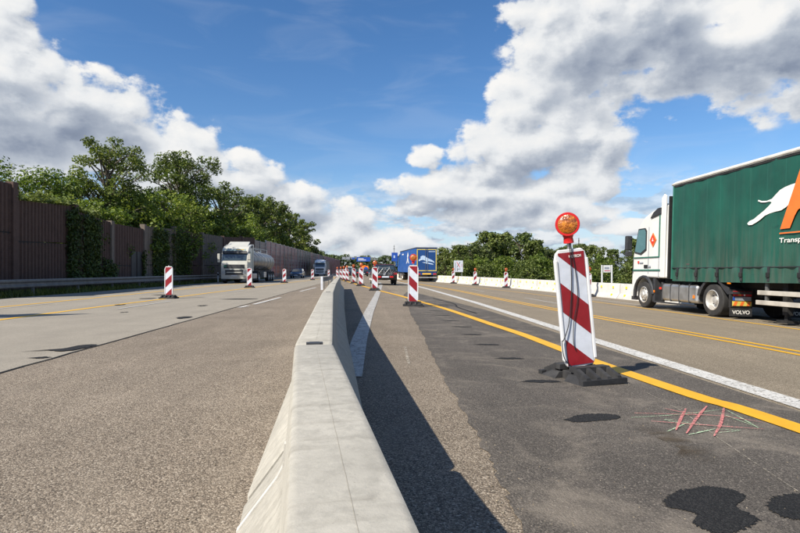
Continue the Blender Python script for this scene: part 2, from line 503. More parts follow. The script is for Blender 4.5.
# ------------------------------------------------------------------ mesh helpers
class MB:
    def __init__(self):
        self.v = []; self.f = []

    def add(self, vs, fs):
        n = len(self.v)
        self.v += [tuple(x) for x in vs]
        self.f += [tuple(i + n for i in f) for f in fs]
        return self

    def box(self, x0, x1, y0, y1, z0, z1):
        vs = [(x0, y0, z0), (x1, y0, z0), (x1, y1, z0), (x0, y1, z0), (x0, y0, z1), (x1, y0, z1), (x1, y1, z1), (x0, y1, z1)]
        return self.add(vs, [(0, 3, 2, 1), (4, 5, 6, 7), (0, 1, 5, 4), (1, 2, 6, 5), (2, 3, 7, 6), (3, 0, 4, 7)])

    def hexa(self, lo, hi):
        """lo, hi: four points each, counter-clockwise seen from hi"""
        return self.add(list(lo) + list(hi), [(3, 2, 1, 0), (4, 5, 6, 7), (0, 1, 5, 4), (1, 2, 6, 5), (2, 3, 7, 6), (3, 0, 4, 7)])

    def prism(self, pts, off):
        """pts: 3-D polygon, off: extrusion vector"""
        n = len(pts); off = Vector(off)
        a = [Vector(q) for q in pts]; b = [q + off for q in a]
        fs = [tuple(range(n - 1, -1, -1)), tuple(range(n, 2 * n))]
        for i in range(n):
            j = (i + 1) % n
            fs.append((i, j, n + j, n + i))
        return self.add(a + b, fs)

    def tube(self, path, r, n=8, cap=True):
        path = [Vector(q) for q in path]
        rs = r if isinstance(r, (list, tuple)) else [r] * len(path)
        rings = []
        up0 = None
        for i, q in enumerate(path):
            d = (path[min(i + 1, len(path) - 1)] - path[max(i - 1, 0)]).normalized()
            if up0 is None:
                up0 = Vector((0, 0, 1)) if abs(d.z) < .9 else Vector((1, 0, 0))
            s = d.cross(up0)
            if s.length < 1e-4:
                s = d.cross(Vector((0, 1, 0)))
            s.normalize(); u = s.cross(d).normalized(); up0 = u
            rings.append([q + (s * math.cos(t) + u * math.sin(t)) * rs[i] for t in [2 * math.pi * k / n for k in range(n)]])
        base = [x for rg in rings for x in rg]
        fs = []
        for i in range(len(path) - 1):
            for k in range(n):
                a = i * n + k; b = i * n + (k + 1) % n
                fs.append((a, b, b + n, a + n))
        if cap:
            fs.append(tuple(range(n - 1, -1, -1)))
            fs.append(tuple((len(path) - 1) * n + k for k in range(n)))
        return self.add(base, fs)

    def lathe(self, prof, axis='x', n=24, c=(0, 0, 0), sc=(1, 1), cap=True):
        """prof: list of (along, radius)"""
        vs = []; fs = []
        for (t, r) in prof:
            for k in range(n):
                a = 2 * math.pi * k / n
                p, q = r * math.cos(a) * sc[0], r * math.sin(a) * sc[1]
                if axis == 'x': vs.append((c[0] + t, c[1] + p, c[2] + q))
                elif axis == 'y': vs.append((c[0] + q, c[1] + t, c[2] + p))
                else: vs.append((c[0] + p, c[1] + q, c[2] + t))
        for i in range(len(prof) - 1):
            for k in range(n):
                a = i * n + k; b = i * n + (k + 1) % n
                fs.append((a, b, b + n, a + n))
        if cap:
            fs.append(tuple(range(n - 1, -1, -1)))
        fs.append(tuple((len(prof) - 1) * n + k for k in range(n)))
        return self.add(vs, fs)

    def mesh(self, name, mat, smooth=False):
        me = bpy.data.meshes.new(name)
        me.from_pydata(self.v, [], self.f)
        me.materials.append(MATS[mat])
        bm = bmesh.new(); bm.from_mesh(me)
        bmesh.ops.recalc_face_normals(bm, faces=bm.faces)
        bm.to_mesh(me); bm.free()
        if smooth:
            me.polygons.foreach_set('use_smooth', [True] * len(me.polygons))
            try:
                me.set_sharp_from_angle(angle=math.radians(38))
            except Exception:
                pass
        return me

    def build(self, name, mat, parent=None, smooth=False, bevel=0.0, seg=2):
        o = bpy.data.objects.new(name, self.mesh(name, mat, smooth))
        COL.objects.link(o)
        if parent is not None:
            o.parent = parent
        if bevel:
            bv = o.modifiers.new('bevel', 'BEVEL'); bv.width = bevel; bv.segments = seg; bv.limit_method = 'ANGLE'
            bv.angle_limit = math.radians(35)
        return o


def tag(o, label, cat, group=None, kind=None):
    if label: o['label'] = label
    if cat: o['category'] = cat
    if group: o['group'] = group
    if kind: o['kind'] = kind
    return o


def thing(name, label, cat, loc=(0, 0, 0), rz=0.0, group=None, tilt=None):
    o = bpy.data.objects.new(name, None)
    o.empty_display_size = .2
    o.location = loc
    o.rotation_euler = (tilt[0] if tilt else 0, tilt[1] if tilt else 0, rz)
    COL.objects.link(o)
    return tag(o, label, cat, group)


KIDS = {}


def copy_thing(root, loc, rz, label, scale=None, group=None):
    if root.name not in KIDS:
        tree = {}
        for k in COL.objects:
            if k.parent is not None:
                tree.setdefault(k.parent.name, []).append(k)
        KIDS[root.name] = tree
    tree = KIDS[root.name]

    def cp2(o, par):
        c = o.copy(); COL.objects.link(c); c.parent = par
        for ch in tree.get(o.name, []):
            cp2(ch, c)
        return c
    r = cp2(root, None)
    r.location = loc
    r.rotation_euler = (root.rotation_euler[0], root.rotation_euler[1], rz)
    if scale: r.scale = scale
    r['label'] = label
    if group: r['group'] = group
    return r


def text_mesh(body, size, mat, depth=.002):
    cu = bpy.data.curves.new('lettering', 'FONT')
    cu.body = body; cu.size = size; cu.extrude = depth; cu.offset = size * .012
    ob = bpy.data.objects.new('lettering_source', cu)
    COL.objects.link(ob)
    dg = bpy.context.evaluated_depsgraph_get()
    me = bpy.data.meshes.new_from_object(ob.evaluated_get(dg))
    bpy.data.objects.remove(ob)
    me.materials.clear(); me.materials.append(MATS[mat])
    return me


def lettering(body, size, mat, parent, origin, xdir, updir, width=None, name='lettering'):
    me = text_mesh(body, size, mat)
    X = Vector(xdir).normalized(); U = Vector(updir).normalized(); N = X.cross(U)
    co = [v.co.copy() for v in me.vertices]
    x0 = min(c.x for c in co); x1 = max(c.x for c in co)
    k = (width / (x1 - x0)) if width else 1.0
    for v, c in zip(me.vertices, co):
        v.co = Vector(origin) + X * ((c.x - x0) * k) + U * c.y + N * c.z
    o = bpy.data.objects.new(name, me); COL.objects.link(o); o.parent = parent
    return o


def zg(x):
    return -.028 * x if x > 0 else .005 * x


def sheet(name, left, right, mat, lift=0.0, parent=None, kind=None, step=None):
    """strip between two polylines of (x, y) lying on the cambered road surface"""
    m = MB(); n = len(left)
    vs = []
    for (a, b) in zip(left, right):
        for t in (0, 1):
            q = a if t == 0 else b
            vs.append((q[0], q[1], zg(q[0]) + lift))
    fs = [(2 * i, 2 * i + 1, 2 * i + 3, 2 * i + 2) for i in range(n - 1)]
    m.add(vs, fs)
    o = m.build(name, mat, parent)
    if kind: o['kind'] = kind
    return o


def line(name, pts, width, mat, parent, lift=.006, taper=False):
    """painted strip along a polyline"""
    L = []; R = []
    for i, q in enumerate(pts):
        a = Vector(pts[max(i - 1, 0)]); b = Vector(pts[min(i + 1, len(pts) - 1)])
        d = (b - a).normalized(); nrm = Vector((-d.y, d.x))
        q = Vector(q)
        w = width
        if taper:
            u = i / max(1, len(pts) - 1)
            w = width * (.35 + .65 * math.sin(math.pi * min(1, max(0, u * .9 + .08)))) * rng.uniform(.85, 1.15)
        L.append(q + nrm * w / 2); R.append(q - nrm * w / 2)
    return sheet(name, L, R, mat, lift, parent)


def smooth_path(pts, n=6):
    """Catmull-Rom through 2-D points"""
    P = [Vector(p) for p in pts]
    P = [P[0] * 2 - P[1]] + P + [P[-1] * 2 - P[-2]]
    out = []
    for i in range(1, len(P) - 2):
        for k in range(n):
            t = k / n
            a, b, c, d = P[i - 1], P[i], P[i + 1], P[i + 2]
            out.append(.5 * ((2 * b) + (c - a) * t + (2 * a - 5 * b + 4 * c - d) * t * t + (3 * b - a - 3 * c + d) * t ** 3))
    out.append(P[-2])
    return out


rng = random.Random(11)


def patch(name, pts, mat, parent, lift, rough=.05, n=6):
    """irregular flat patch with an uneven rim, laid on the road"""
    P = [Vector(p) for p in pts]
    cen = sum(P, Vector((0, 0))) / len(P)
    Q = smooth_path([tuple(p) for p in P] + [tuple(P[0])], n)[:-1]
    ring = []
    for q in Q:
        d = (q - cen)
        ring.append(q + d.normalized() * rng.uniform(-rough, rough))
    vs = [(cen.x, cen.y, zg(cen.x) + lift)] + [(q.x, q.y, zg(q.x) + lift) for q in ring]
    k = len(ring)
    fs = [(0, 1 + i, 1 + (i + 1) % k) for i in range(k)]
    return MB().add(vs, fs).build(name, mat, parent)


# ------------------------------------------------------------------ ground and roads
def build_ground():
    cols = [(-4000, -6), (-400, -2), (-60, .6), (-22, .35), (-17.3, -.02), (-15.6, -.09), (-15.15, -.12), (-15.1, -.6),
            (14.7, -.9), (14.75, -.43), (16.5, -.5), (24, -1.2), (40, -2.2), (120, -2.6), (500, -3), (4000, -6)]
    rows = [-400, -60, -10, 0, 20, 40, 60, 80, 100, 140, 200, 300, 430, 800, 2000, 7000]
    vs = []; fs = []
    nc = len(cols)
    for y in rows:
        for (x, z) in cols:
            if y > 430: z = min(z, -.6)
            vs.append((x, y, z))
    for j in range(len(rows) - 1):
        for i in range(nc - 1):
            a = j * nc + i
            fs.append((a, a + 1, a + nc + 1, a + nc))
    o = MB().add(vs, fs).build('ground', 'grass_ground')
    o['kind'] = 'structure'


build_ground()
YS = [-60, -10, 0, 10, 20, 40, 80, 150, 250, 430]
left_road = sheet('left_carriageway', [(-15.2, y) for y in YS], [(-3.93, y) for y in YS], 'concrete_road', 0, None, 'structure')
strip_l = sheet('hard_strip', [(-3.93, y) for y in YS], [(0, y) for y in YS], 'aggregate_asphalt', 0, None, 'structure')
strip_r = sheet('median_strip', [(0, y) for y in YS], [(1.4, y) for y in YS], 'aggregate_asphalt', 0, None, 'structure')
right_road = sheet('right_carriageway', [(1.4, y) for y in YS], [(14.72, y) for y in YS], 'lane_asphalt', 0, None, 'structure')
# dark repaved strip, with a ragged left edge
le = [(.60, -8), (.60, 0), (.66, 2.23), (.70, 2.8), (.75, 3.87), (.82, 5.98), (1.01, 10.1), (1.19, 14.6), (1.5, 20), (1.75, 25), (2.2, 29)]
le = smooth_path(le, 14)
ri = []
for q in le:
    q.x += rng.uniform(-.022, .022)
for q in le:
    ri.append(Vector((3.63 if q.y < 16 else 3.63 - (q.y - 16) * .08, q.y)))
dark = sheet('repaved_strip', le, ri, 'dark_asphalt', .005, None, 'structure')

# white markings right
line('edge_line', [(3.83, -5), (3.838, 4.5), (3.86, 7), (3.92, 10), (4.0, 13.3), (4.12, 20), (4.1, 34), (3.9, 48), (3.2, 62), (2.0, 80)], .29, 'white_paint', right_road, .009)
yl = smooth_path([(3.45, -2), (3.185, 3.78), (3.047, 4.75), (2.926, 6.26), (2.873, 7.77), (2.83, 9.6), (2.70, 11.4), (2.58, 13.4), (2.379, 16.2), (1.98, 20), (1.524, 24.2), (.80, 29.7), (-.02, 36.5), (-1.0, 46.5), (-2.1, 57.5), (-3.6, 72), (-5.5, 92)], 5)
line('yellow_line', [tuple(q) for q in yl], .22, 'yellow_paint', right_road, .013)
for dx in (0, .34):
    pts = smooth_path([(6.95 - dx, 0), (6.82 - dx, 8), (6.65 - dx, 11), (6.45 - dx, 14.2), (6.3 - dx, 17.5), (6.08 - dx, 24), (5.9 - dx, 35), (4.9 - dx, 52), (3.2 - dx, 70), (1.5 - dx, 85)], 4)
    line('yellow_line', [tuple(q) for q in pts], .125, 'yellow_paint', right_road, .006)
line('yellow_line', [(10.0, 0), (10.05, 12.2), (10.15, 19.5), (10.0, 25), (9.6, 35), (8.4, 48), (6.6, 62), (4.5, 80)], .13, 'faded_yellow_paint', right_road, .006)
for (y0, y1, x) in ((20.8, 25.6, 7.62), (33, 37, 7.3)):
    line('lane_dash', [(x, y0), (x, y1)], .12, 'worn_shade_white_paint', right_road, .006)
line('lane_dash', [(11.2, 21.5), (11.15, 26)], .12, 'worn_shade_white_paint', right_road, .006)
line('edge_line', [(-.16, 5.5), (-.10, 8.6), (.07, 14), (.46, 23.6), (.82, 33), (1.2, 43), (1.3, 52)], .24, 'worn_shade_white_paint', strip_r, .010)  # worn paint, greyed further to stand in for the barrier's shadow
# markings left
line('yellow_line', [(-8.5, -5), (-8.38, 13), (-8.33, 17), (-8.1, 21.8), (-8.0, 27.5), (-7.6, 37), (-7.4, 50), (-6.6, 70), (-6.2, 95)], .19, 'faded_yellow_paint', left_road, .006)
line('yellow_line', [(-11.6, 0), (-11.45, 20), (-11.4, 31), (-11.5, 40), (-11.1, 70), (-10.0, 110)], .19, 'faded_yellow_paint', left_road, .006)
line('edge_line', [(-14.4, -5), (-14.3, 22), (-13.9, 29), (-13.8, 40), (-13.8, 90)], .22, 'worn_shade_white_paint', left_road, .006)
for x, y0, y1 in ((-11.0, 15, 19.6), (-10.9, 27, 31.5), (-7.25, 16.3, 20.4), (-7.1, 28, 32)):
    line('lane_dash', [(x, y0), (x + .05, y1)], .12, 'worn_shade_white_paint', left_road, .010)
line('edge_dash', [(-3.78, 16.4), (-3.70, 17.3)], .14, 'white_paint', left_road, .012)
line('edge_dash', [(-3.66, 17.9), (-3.52, 22.5)], .14, 'white_paint', left_road, .012)
line('edge_dash', [(-3.5, 29), (-3.3, 36)], .14, 'white_paint', left_road, .012)

# joint between the lane and the hard strip
jp = [(-3.93 + rng.uniform(-.015, .015), y * .5) for y in range(-8, 110)]
line('tar_joint', jp, .035, 'tar', left_road, .008)
patch('tar_patch', [(-4.73, 7.63), (-4.3, 7.86), (-4.2, 8.25), (-3.99, 8.28), (-3.98, 7.95), (-4.12, 7.66), (-4.4, 7.74)], 'tar', left_road, .010, .03)
patch('tar_patch', [(-4.25, 7.06), (-4.1, 7.16), (-3.99, 7.12), (-4.08, 7.04)], 'tar', left_road, .010, .02)
for (x, y, a, b) in ((-5.0, 21.5, .75, .28), (-8.9, 22.6, .35, .3), (-8.1, 18.3, .16, .3), (-9.6, 26, .5, .3), (-6.5, 14.9, .1, .12), (-5.2, 17.5, .16, .2), (-4.3, 13.0, .16, .3)):
    patch('tar_patch', [(x - a, y), (x, y + b), (x + a, y + .1), (x + a * .2, y - b)], 'tar', left_road, .010, .05)
# patches, slots and spray marks on the repaved strip
patch('tar_patch', [(1.435, 2.54), (1.598, 2.653), (1.774, 2.705), (1.888, 2.661), (1.881, 2.573), (1.763, 2.466), (1.773, 2.354), (1.74, 2.302), (1.605, 2.228), (1.486, 2.194), (1.453, 2.253), (1.442, 2.303), (1.511, 2.382), (1.468, 2.437), (1.419, 2.466)], 'tar', dark, .009, .014, 18)
patch('tar_patch', [(1.915, 2.481), (2.036, 2.573), (2.211, 2.623), (2.406, 2.591), (2.331, 2.437), (2.05, 2.276), (1.962, 2.327), (1.899, 2.368)], 'tar', dark, .009, .014, 18)
patch('tar_patch', [(1.477, 3.955), (1.653, 4.10), (1.853, 4.15), (1.97, 4.09), (1.887, 3.99), (1.686, 3.93), (1.542, 3.90)], 'tar', dark, .009, .013, 18)
for (a, b, y) in ((1.535, 1.95, 5.39), (1.634, 1.997, 6.84), (1.608, 2.007, 8.15), (1.651, 2.021, 9.45), (1.688, 2.111, 10.83), (1.688, 2.09, 12.14), (1.72, 2.12, 13.6), (1.75, 2.15, 15.2)):
    patch('tar_slot', [(a, y - .03), (a + .2, y + .07), (b, y + .05), (b, y - .03), (a + .2, y - .06)], 'tar', dark, .009, .02)
patch('oil_stain', [(1.869, 3.934), (2.10, 3.872), (2.20, 3.304), (2.24, 2.957), (2.061, 3.0), (1.883, 2.97), (1.791, 3.08), (1.99, 3.2), (1.95, 3.6)], 'brown_stain', dark, .0115, .02)
line('chalk_line', [(2.655, 5.081), (2.572, 4.233), (2.389, 3.5), (2.309, 3.112), (2.218, 2.639), (2.1, 2.2)], .008, 'chalk', dark, .010)
red = [[(2.648, 4.322), (2.403, 3.991), (2.199, 3.707)], [(2.895, 4.422), (2.559, 4.034), (2.226, 3.626)], [(3.007, 4.364), (2.656, 3.891), (2.389, 3.57)],
       [(2.124, 4.157), (2.488, 4.132), (2.797, 4.097), (3.035, 3.905)], [(2.133, 3.922), (2.512, 3.83), (2.882, 3.742)], [(2.459, 4.313), (2.533, 4.207), (2.635, 4.154)]]
for i, l in enumerate(red):
    line('red_spray_stroke', [tuple(q) for q in smooth_path(l, 5)], .024 if i < 3 else .017, 'red_spray', dark, .0135 + i * .0006, True)
grn = [[(2.035, 4.036), (2.498, 4.149), (3.0, 4.339)], [(2.99, 4.312), (2.878, 3.795)], [(2.86, 4.204), (2.878, 3.795)], [(2.94, 4.053), (2.867, 3.781)],
       [(2.114, 3.673), (2.422, 3.918)], [(2.422, 3.918), (2.30, 3.99), (2.28, 3.95), (2.4, 3.882), (2.525, 3.852)], [(2.227, 3.602), (2.519, 3.75)], [(2.519, 3.74), (2.682, 3.722), (2.473, 3.652)]]
for i, l in enumerate(grn):
    line('green_spray_stroke', [tuple(q) for q in smooth_path(l, 5)], .016, 'green_spray', dark, .0105 + i * .0003, True)
# cracks across the right lane
for pts in ([(3.0, 14.5), (2.9, 17), (3.1, 19), (2.8, 22.5)], [(1.9, 20), (2.4, 18.6), (3.2, 18.1)], [(1.6, 16.5), (2.3, 17.2), (3.4, 17.0)], [(1.7, 24), (2.6, 24.6), (3.6, 24.2)]):
    line('tar_joint', [tuple(q) for q in smooth_path(pts, 4)], .05, 'tar', right_road, .0165)
line('paint_smear', [(.50, 6.3), (.56, 7.8)], .035, 'chalk', strip_r, .006)

# loose gravel scattered on the repaved strip
def gravel():
    m = MB(); r = random.Random(5)
    for i in range(640):
        if i >= 420:
            y = 2.0 + abs(r.gauss(0, 3.2)); x = r.uniform(-3.8, -.62)
        elif i < 260:
            y = 2.0 + abs(r.gauss(0, 2.4)); x = r.uniform(.64, 2.9)
        else:
            y = 2.0 + r.random() ** 2 * 7; x = r.uniform(.60, .80) + (y - 2) * .02
        s = r.uniform(.002, .006) * (1.6 if r.random() < .06 else 1)
        z = zg(x) + .004
        a = r.uniform(0, 6.3)
        pts = []
        for k in range(5):
            t = a + k * 1.257
            pts.append((x + math.cos(t) * s * r.uniform(.7, 1.3), y + math.sin(t) * s * r.uniform(.7, 1.3), z))
        top = (x + r.uniform(-.3, .3) * s, y, z + s * r.uniform(.7, 1.2))
        m.add(pts + [top], [(k, (k + 1) % 5, 5) for k in range(5)])
    o = m.build('gravel', 'lane_asphalt')
    tag(o, 'pale loose gravel chips scattered on the asphalt either side of the barrier', 'gravel', kind='stuff')


gravel()


# ------------------------------------------------------------------ concrete median barrier
def barrier_profile(wt=.080, h=.76, wb=.30):
    """half outline, right side from bottom to top (x, z)"""
    return [(wb, 0), (wb, .07), (wb - .155, .27), (wb - .175, .31), (wt + .006, h - .013), (wt + .002, h - .004), (wt - .004, h - .001), (wt - .012, h), (0, h + .001)]


def barrier_segment(p0, p1, prof, mat, name, label, cat, group, gap=.02):
    a = Vector((p0[0], p0[1], 0)); b = Vector((p1[0], p1[1], 0))
    d = b - a; L = d.length; d.normalize()
    root = thing(name, label, cat, (p0[0], p0[1], 0), math.atan2(-d.x, d.y), group)
    half = prof
    ring = [(x, z) for (x, z) in half] + [(-x, z) for (x, z) in reversed(half[:-1])]
    # stations: end chamfers plus a few in between so the ground camber is followed
    st = [(gap, .90), (gap + .035, 1.0)] + [(L * t, 1.0) for t in (.2, .4, .6, .8)] + [(L - gap - .035, 1.0), (L - gap, .90)]
    vs = []; fs = []
    n = len(ring)
    for (y, s) in st:
        w = a + d * y
        base = -.006 if name == 'median_barrier' else zg(w.x) - .004
        for (x, z) in ring:
            sx = 1 - (1 - s) * .35
            zz = z - (1 - s) * .16 * (1 if z > .3 else 0)
            vs.append((x * sx, y, base + zz))
    for j in range(len(st) - 1):
        for i in range(n - 1):
            q = j * n + i
            fs.append((q, q + 1, q + n + 1, q + n))
    fs.append(tuple(range(n))); fs.append(tuple((len(st) - 1) * n + i for i in range(n)))
    MB().add(vs, fs).build('concrete_body', mat, root, smooth=True)
    return root, L, d


MED = [(.56, -4.0), (-.235, 2.46), (-.59, 8.45), (-.87, 14.45), (-1.12, 20.4), (-1.36, 26.4), (-1.60, 32.2)]
names = ['nearest median barrier segment, filling the bottom edge of the picture', 'second median barrier segment, beyond the chipped open joint',
         'third median barrier segment from the camera', 'fourth median barrier segment from the camera', 'fifth median barrier segment from the camera',
         'last median barrier segment, ending beside the row of warning panels']
for i in range(len(MED) - 1):
    root, L, d = barrier_segment(MED[i], MED[i + 1], barrier_profile(), 'barrier_concrete', 'median_barrier', names[i], 'barrier', 'concrete median barrier')
    zb = .7545
    if i < 2:
        # casting seam along the crown, and the dark slot at the joint
        y0 = 4.6 if i == 0 else .12
        pts = []
        r = random.Random(i)
        y = y0
        while y < L - .12:
            pts.append((.006 + r.uniform(-.0007, .0007), y)); y += .05
        m = MB()
        vs = []
        zt = (lambda yy: .7593)
        for (x, yy) in pts:
            vs += [(x - .0005, yy, zt(yy) - .0040), (x + .0005, yy, zt(yy) - .0040)]
        m.add(vs, [(2 * k, 2 * k + 1, 2 * k + 3, 2 * k + 2) for k in range(len(pts) - 1)])
        m.build('casting_seam', 'seam_concrete', root)
    m = MB().box(-.034, .040, L - .020, L + .018, zb - .12, zb + .0035)  # dark box stands in for the shade inside the open joint
    m.box(-.020, .026, L - .034, L + .030, zb - .10, zb + .0030)
    m.build('joint_shade', 'dark_plastic', root)
    if i == 0:
        # raised rim of the forklift pocket on the near flank
        for (pa, pb) in ((((-.30, .0)), (-.30, .07)), ((-.30, .07), (-.145, .27)), ((-.145, .27), (-.125, .31)), ((-.125, .31), (-.118, .40))):
            MB().hexa([(pa[0] - .006, L - .30, pa[1]), (pa[0] + .01, L - .30, pa[1]), (pa[0] + .01, L - .265, pa[1]), (pa[0] - .006, L - .265, pa[1])],
                      [(pb[0] - .006, L - .30, pb[1]), (pb[0] + .01, L - .30, pb[1]), (pb[0] + .01, L - .265, pb[1]), (pb[0] - .006, L - .265, pb[1])]).build('pocket_rim', 'pale_concrete', root)

# steel crash barrier that starts left of the far end of the median barrier
root = thing('crash_barrier', 'white galvanised steel guard rail end left of the far median barrier', 'guard rail', (-2.55, 31.5, 0))
wp = [(-.03, .02), (.02, .07), (-.03, .13), (.0, .16), (-.03, .19), (.02, .25), (-.03, .31)]
m = MB()
for (y0, x0, y1, x1) in ((0, 0, 4, .1), (4, .1, 8, .0), (8, 0, 26, -.9)):
    for k in range(len(wp) - 1):
        a, b = wp[k], wp[k + 1]
        m.add([(x0 + a[0], y0, .42 + a[1]), (x0 + b[0], y0, .42 + b[1]), (x1 + b[0], y1, .42 + b[1]), (x1 + a[0], y1, .42 + a[1])], [(0, 1, 2, 3)])
m.build('rail_beam', 'old_steel', root)
MB().box(-.06, .06, -.05, .0, -.02, .76).build('end_plate', 'rail_white', root)
for y in (2, 6, 10, 14, 18, 22):
    x = -.9 * max(0, y - 8) / 18
    MB().box(x - .05, x + .0, y, y + .06, -.02, .72).build('post', 'old_steel', root)


# ------------------------------------------------------------------ striped warning panels
def clip_poly(poly, rect):
    x0, x1, z0, z1 = rect
    for (ax, lim, sg) in ((0, x0, 1), (0, x1, -1), (1, z0, 1), (1, z1, -1)):
        out = []
        for i in range(len(poly)):
            a = poly[i]; b = poly[(i + 1) % len(poly)]
            da = (a[ax] - lim) * sg; db = (b[ax] - lim) * sg
            if da >= 0: out.append(a)
            if (da >= 0) != (db >= 0):
                t = da / (da - db)
                out.append((a[0] + (b[0] - a[0]) * t, a[1] + (b[1] - a[1]) * t))
        poly = out
        if not poly: return []
    return poly


def warning_panel(label, loc, rz=0.0, lean=(0, 0), lamp=True, mirror=False, near=False, group=None, foot=True, lamp_color='amber_lens', scale=1.0, foot_rot=0.0, lamp_rot=0.0):
    t = thing('warning_panel', label, 'warning panel', loc, rz, group)
    t.scale = (scale,) * 3
    # foot plate of recycled rubber
    if foot:
        hx, hy = (.275, .33) if near else (.33, .22)
        m = MB()
        for (y0, y1) in ((-hy, -.07), (.07, hy)):
            s = -1 if y0 < 0 else 1
            o0, o1 = (y0, y1) if s < 0 else (y1, y0)     # outer, inner
            oi = o0 - s * .15
            m.hexa([(-hx, min(o0, o1), 0), (hx, min(o0, o1), 0), (hx, max(o0, o1), 0), (-hx, max(o0, o1), 0)],
                   [(-hx + .06, (oi if s < 0 else o1), .072), (hx - .06, (oi if s < 0 else o1), .072), (hx - .06, (o1 if s < 0 else oi), .072), (-hx + .06, (o1 if s < 0 else oi), .072)])
        m.box(-hx + .10, hx - .10, -.072, .072, 0, .085)
        fp = m.build('foot_plate', 'black_rubber', t, bevel=.008)
        fp.rotation_euler = (0, 0, foot_rot)
        for s in (-1, 1):
            r = MB()
            for k in range(4):
                x = -hx + .09 + k * (2 * hx - .18) / 3
                r.hexa([(x - .03, s * (hy + .004), .0), (x + .03, s * (hy + .004), .0), (x + .03, s * (hy - .20), .0), (x - .03, s * (hy - .20), .0)],
                       [(x - .022, s * (hy - .01), .07), (x + .022, s * (hy - .01), .07), (x + .022, s * (hy - .18), .142), (x - .022, s * (hy - .18), .142)])
            r.box(-hx + .07, hx - .07, s * (hy - .21) - .05, s * (hy - .21) + .05, .09, .140)
            r.box(-hx + .01, hx - .01, s * (hy - .02) - .03, s * (hy - .02) + .03, .0, .05)
            r.build('foot_rib', 'black_rubber', fp)
    # everything above the foot leans together: apply the lean to the coordinates
    R = Matrix.Rotation(lean[0], 4, 'X') @ Matrix.Rotation(lean[1], 4, 'Y')
    z0, z1, w = .135, 1.30, (.172 if near else .165)

    def put(m, name, mat, par, **kw):
        m.v = [tuple(R @ Vector(v)) for v in m.v]
        return m.build(name, mat, par, **kw)
    LR = Matrix.Translation((0, 0, 0)) @ Matrix.Rotation(lamp_rot, 4, 'Z')
    out = [(-w, z0 + .07), (-w + .035, z0), (-.05, z0 - .012), (0, z0 - .045), (.05, z0 - .012), (w - .035, z0), (w, z0 + .07), (w, z1 - .11), (w - .02, z1 - .035), (w - .055, z1), (-w + .055, z1), (-w + .02, z1 - .035), (-w, z1 - .11)]
    fr = put(MB().prism([(x, -.02, z) for (x, z) in out], (0, .04, 0)), 'board', 'white_plastic', t, bevel=.010 if near else 0, seg=3)
    # raised rim left and right
    rim = MB()
    for s in (-1, 1):
        rim.box(min(s * w, s * (w - .026)), max(s * w, s * (w - .026)), -.034, -.018, z0 + .06, z1 - .10)
    put(rim, 'rim', 'white_plastic', fr, bevel=.006 if near else 0)
    fw = w - .037; b0, b1 = z0 + .012, z1 - .03
    put(MB().box(-fw, fw, -.0235, -.0205, b0, b1), 'white_sheeting', 'sheet_white', fr)
    H = b1 - b0
    for (s0, s1) in ((-.26, .02), (.26, .52), (.765, 1.03)):
        poly = []
        for (x, s) in ((-fw, s0), (fw, s0), (fw, s1), (-fw, s1)):
            zz = b1 - (s + .22 * (x + fw) / (2 * fw)) * H
            poly.append((x, zz))
        poly = clip_poly(poly, (-fw, fw, b0, b1))
        if mirror: poly = [(-x, z) for (x, z) in poly]
        if len(poly) > 2:
            put(MB().prism([(x, -.0245, z) for (x, z) in poly], (0, -.0015, 0)), 'red_stripe', 'sheet_red', fr)
    if lamp:
        zc = z1 + .245
        put(MB().tube([(0, 0, z1 - .01), (0, 0, z1 + .06)], .018, 10), 'lamp_post', 'silver_metal', t)
        body = MB().lathe([(z1 + .055, .035), (z1 + .06, .05), (z1 + .115, .044), (z1 + .125, .05), (z1 + .15, .055)], 'z', 16)
        hs = put(body, 'lamp_socket', 'lamp_red', t, smooth=True)
        hous = MB().lathe([(.075, .02), (.07, .06), (.035, .095), (-.02, .112), (-.055, .117), (-.062, .113), (-.062, .096)], 'y', 28, (0, 0, zc))
        hous.v = [tuple(LR @ Vector(v)) for v in hous.v]
        hg = put(hous, 'lamp_housing', 'lamp_red', t, smooth=True)
        lens = MB().lathe([(-.058, .097), (-.066, .090), (-.075, .058), (-.080, .02)], 'y', 28, (0, 0, zc))
        lens.v = [tuple(LR @ Vector(v)) for v in lens.v]
        put(lens, 'lens', lamp_color, hg, smooth=True)
        if near:
            ribs = MB()
            for k in range(3):
                ribs.lathe([(-.0745 + k * .0035, .030 + k * .02), (-.0775 + k * .0035, .033 + k * .02), (-.0745 + k * .0035, .036 + k * .02)], 'y', 28, (0, 0, zc))
            ribs.v = [tuple(LR @ Vector(v)) for v in ribs.v]
            put(ribs, 'lens_ring', lamp_color, hg, smooth=True)
    else:
        put(MB().tube([(0, 0, z1 - .01), (0, 0, z1 + .035)], [.022, .015], 8), 'top_knob', 'white_plastic', t)
    if near:
        P = [(-.005, -.03, z1 + .06), (-.012, -.040, z1 - .03), (-.022, -.036, z1 - .3), (-.055, -.038, z1 - .55), (-.10, -.040, z1 - .75), (-.165, -.05, z1 - .88), (-.19, -.06, .40), (-.185, -.07, .24), (-.12, -.08, .15), (-.05, -.07, .125)]
        pts = [(p.x, p.y, p.z) for p in cr3(P, 6)]
        put(MB().tube(pts, .0048, 8), 'lamp_cable', 'cable_black', t, smooth=True)
        P2 = [(.004, -.034, z1 + .06), (.008, -.040, z1 - .05), (.03, -.036, z1 - .3), (.022, -.036, z1 - .5), (-.035, -.038, z1 - .70), (-.06, -.036, z1 - .9), (-.05, -.036, z1 - 1.0)]
        pts = [(p.x, p.y, p.z) for p in cr3(P2, 6)]
        put(MB().tube(pts, .004, 8), 'lamp_cable', 'cable_black', t, smooth=True)
